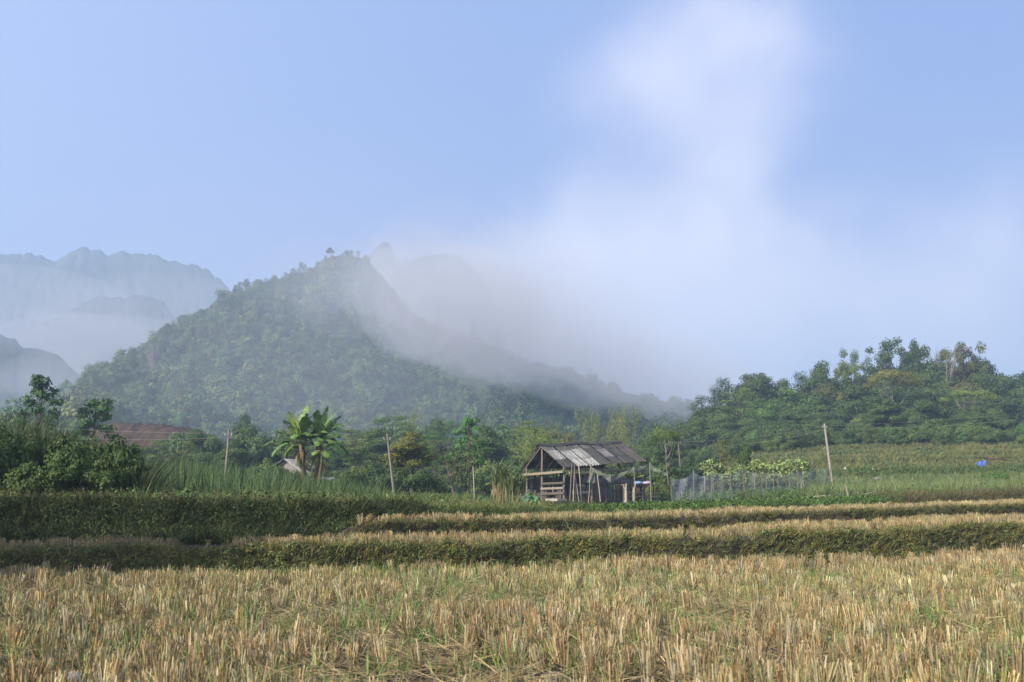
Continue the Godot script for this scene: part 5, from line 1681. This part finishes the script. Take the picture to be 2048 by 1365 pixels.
func build_mountain(profile: Array, depth: float, thick: float, rough: float, label: String) -> void:
	var us := []
	var ys := []
	for p in profile:
		var q := at(p[0], p[1], depth)
		us.append(q.x / depth)
		ys.append([q.x / depth, q.y])
	var pts := PackedVector3Array()
	var cols := PackedColorArray()
	var nu := 260
	var nt := 60
	for j in nt:
		for i in nu:
			var u := lerpf(us[0], us[-1], i / float(nu - 1))
			var t := 1.6 * j / float(nt - 1)
			var top := interp(ys, u)
			var d := depth + (t - 1.0) * thick
			var s := t * t * 0.5 + t * 0.5 if t < 1.0 else 1.0 - (t - 1.0) * 1.6
			var y := top * s
			var k := clampf(t * 2.0, 0.0, 1.0) * clampf(absf(1.0 - t) * 5.0 + 0.10, 0.0, 1.0)
			y += k * rough * (noise.get_noise_2d(u * depth * 0.22, d * 0.25) + 0.5 * noise.get_noise_2d(u * depth * 0.7, d * 0.8))
			y += rough * 0.13 * fine_noise.get_noise_2d(u * depth * 0.9, d * 0.9)
			pts.append(Vector3(u * d, y, -d))
			var rock := smoothstep(0.05, 0.30, fine_noise.get_noise_3d(u * d * 0.3, y * 0.5, d * 0.3))
			cols.append((Color(0.05, 0.068, 0.03) * (1.0 + 0.4 * noise.get_noise_2d(u * depth * 4.0, d * 4.0))).lerp(Color(0.24, 0.22, 0.20), rock * 0.45))
	structure("mountain", sheet(pts, cols, nu), M.earth, label, "mountain")

func build_mist() -> void:
	var o := Node3D.new()
	o.name = "mist"
	add_child(o)
	tag(o, "white morning mist drifting across the side of the wooded hill", "mist", "", "stuff")
	var fm := {}
	# px, py, depth, half width px, half height px, half depth m, optical thickness through the middle
	for p in [
		# the bank along the hill's right shoulder, thin at its left tip
		[765, 592, 400, 85, 44, 30, 0.47], [820, 618, 400, 110, 60, 40, 0.81], [800, 560, 420, 130, 46, 30, 0.41], [880, 630, 400, 130, 66, 40, 0.81],
		[900, 580, 410, 170, 60, 40, 0.54], [950, 665, 390, 140, 56, 40, 0.94], [1030, 660, 400, 170, 76, 50, 0.68], [1050, 700, 390, 150, 52, 45, 0.94],
		[1150, 715, 390, 170, 66, 45, 0.68], [1180, 750, 380, 150, 48, 40, 0.81], [1310, 785, 380, 180, 66, 40, 0.81], [1420, 815, 370, 180, 66, 30, 0.47], [860, 665, 380, 110, 42, 25, 0.47], [980, 720, 380, 120, 36, 25, 0.41],
		[1130, 740, 385, 150, 46, 60, 0.5], [1250, 780, 380, 150, 46, 60, 0.5], [1010, 700, 390, 130, 50, 60, 0.4],
		# lower down in front of the pointed peak and its ridge
		[870, 600, 900, 190, 62, 190, 1.2], [770, 590, 900, 100, 50, 150, 0.6], [960, 610, 950, 150, 76, 190, 1.1], [1000, 650, 900, 110, 70, 190, 0.7],
		# a light veil over the whole face of the hill
		[560, 730, 270, 520, 170, 50, 0.10], [700, 680, 290, 420, 190, 50, 0.10], [400, 760, 270, 400, 120, 50, 0.07],
		# thin veil round the hill's top and left shoulder
		[640, 558, 470, 110, 38, 25, 0.25], [600, 578, 450, 130, 45, 25, 0.18], [740, 562, 470, 110, 42, 25, 0.35], [690, 605, 440, 110, 55, 25, 0.22],
		# behind the hill, in the valley in front of the far mountains
		[60, 640, 760, 220, 80, 150, 0.5], [230, 710, 760, 260, 66, 120, 0.7], [330, 660, 820, 260, 90, 150, 0.35], [120, 710, 760, 260, 76, 120, 0.5], [60, 780, 560, 180, 60, 60, 0.25], [130, 760, 560, 120, 60, 60, 0.3]]:
		if p[2] < 500: p = [p[0], p[1], p[2] * 0.82, p[3], p[4], p[5] * 2.6, p[6]]
		var f := FogVolume.new()
		f.name = "mist_puff"
		f.shape = RenderingServer.FOG_VOLUME_SHAPE_ELLIPSOID
		var k: float = p[2] / FOCAL
		f.size = Vector3(p[3] * k, p[4] * k, p[5]) * 2.0
		var m := FogMaterial.new()
		m.density = p[6] / (2.0 * p[5])
		m.albedo = Color(0.93, 0.95, 1.0)
		f.material = m
		o.add_child(f, true)
		f.position = at(p[0], p[1], p[2])
		f.rotation.y = -atan2(f.position.x, -f.position.z)

func net_material(color: Color, cover: float) -> StandardMaterial3D:
	var m := plain(color, 0.9)
	m.albedo_color.a = cover
	m.transparency = BaseMaterial3D.TRANSPARENCY_ALPHA
	return m

func _ready() -> void:
	rng.seed = 20
	noise.seed = 7
	noise.fractal_octaves = 4
	fine_noise.seed = 3
	fine_noise.fractal_octaves = 3
	fine_noise.frequency = 0.05
	set_up_view()
	M.earth = textured(Color(0.8, 0.8, 0.8), grain(0.012, 0.55, 1.0), 0.35)
	M.bark = textured(Color(0.9, 0.9, 0.9), grain(0.03, 0.6, 1.0, 256), 1.2)
	M.straw = plain(Color(0.87, 0.89, 0.79), 0.75, 0.25)
	M.grass = plain(Color(0.92, 0.92, 0.92), 0.6, 0.4)
	M.leaf = plain(Color(1.05, 1.05, 1.0), 0.6, 0.35)
	M.leaf_hill = plain(Color(1.15, 1.15, 1.12), 0.65, 0.35)
	M.leaf_bamboo = plain(Color(1.05, 1.2, 1.0), 0.6, 0.35)
	M.leaf_dark = plain(Color(0.78, 0.84, 0.80), 0.6, 0.35)
	M.leaf_cool = plain(Color(0.95, 1.0, 1.1), 0.6, 0.35)
	M.leaf_fresh = plain(Color(1.1, 1.35, 0.95), 0.6, 0.35)
	M.leaf_pale = plain(Color(1.5, 1.4, 1.1), 0.6, 0.35)
	M.leaf_olive = plain(Color(1.75, 1.2, 0.9), 0.6, 0.35)
	M.leaf_brown = plain(Color(1.55, 1.05, 1.0), 0.6, 0.35)
	M.leaf_flower = plain(Color(1.9, 1.65, 1.35), 0.6, 0.35)
	M.leaf_shiny = plain(Color(0.85, 0.85, 0.85), 0.42, 0.4)
	M.wood = textured(Color(1, 1, 1), grain(0.02, 0.6, 1.0, 256), 3.0, 0.9)
	M.sheet = textured(Color(1, 1, 1), grain(0.02, 0.65, 1.0, 256), 1.3, 0.85)
	M.stone = textured(Color(1, 1, 1), grain(0.02, 0.7, 1.0, 256), 4.0, 0.85)
	M.plaster = textured(Color(1, 1, 1), grain(0.015, 0.75, 1.0, 256), 0.8, 0.9)
	M.paint = plain(Color(1, 1, 1), 0.6)
	M.plastic = plain(Color(1, 1, 1), 0.45, 0.2)
	M.net = net_material(Color(0.30, 0.38, 0.40), 0.20)
	M.net_pale = net_material(Color(0.46, 0.48, 0.52), 0.28)
	M.net_green = net_material(Color(0.32, 0.34, 0.25), 0.26)
	build_ground()
	build_hill()
	build_mountain([[-300, 560], [-120, 520], [0, 504], [60, 504], [112, 518], [140, 500], [165, 490], [190, 493], [215, 503], [255, 503], [300, 502], [350, 520], [385, 528], [410, 535], [440, 556], [470, 590], [520, 640], [600, 720], [700, 860]], 1400.0, 330.0, 45.0, "farthest pale blue mountain ridge on the left horizon")
	build_mountain([[-80, 800], [20, 670], [60, 650], [100, 640], [150, 612], [190, 594], [240, 592], [300, 590], [322, 598], [345, 630], [380, 665], [440, 710], [520, 800], [600, 900]], 1050.0, 200.0, 32.0, "hazy blue hump shaped hill in front of the farthest ridge")
	build_mountain([[-200, 640], [-60, 650], [0, 670], [30, 676], [40, 692], [90, 702], [120, 715], [150, 738], [190, 765], [240, 800], [330, 880]], 700.0, 150.0, 22.0, "dark blue hillside sloping down beside the foot of the main hill")
	build_mountain([[660, 600], [700, 545], [735, 508], [755, 490], [768, 480], [778, 482], [786, 500], [793, 525], [800, 560], [830, 620]], 1300.0, 110.0, 16.0, "pointed rock peak rising pale behind the wooded hilltop")
	build_mountain([[700, 640], [760, 560], [790, 526], [810, 518], [850, 512], [872, 507], [905, 506], [922, 512], [936, 526], [950, 540], [975, 570], [1005, 650], [1030, 800]], 1380.0, 160.0, 20.0, "faint pale ridge half hidden in mist beside the pointed peak")
	build_mist()
	build_earth_bank()
	build_shed()
	build_nets()
	build_poles()
	build_house()
	build_roadside()
	build_trellis()
	plant_fields()
	plant_banks()
	plant_meadow()
	plant_tall_grass()
	plant_hill()
	plant_trees()
	build_bananas()
	build_sugarcane()
	build_foreground()
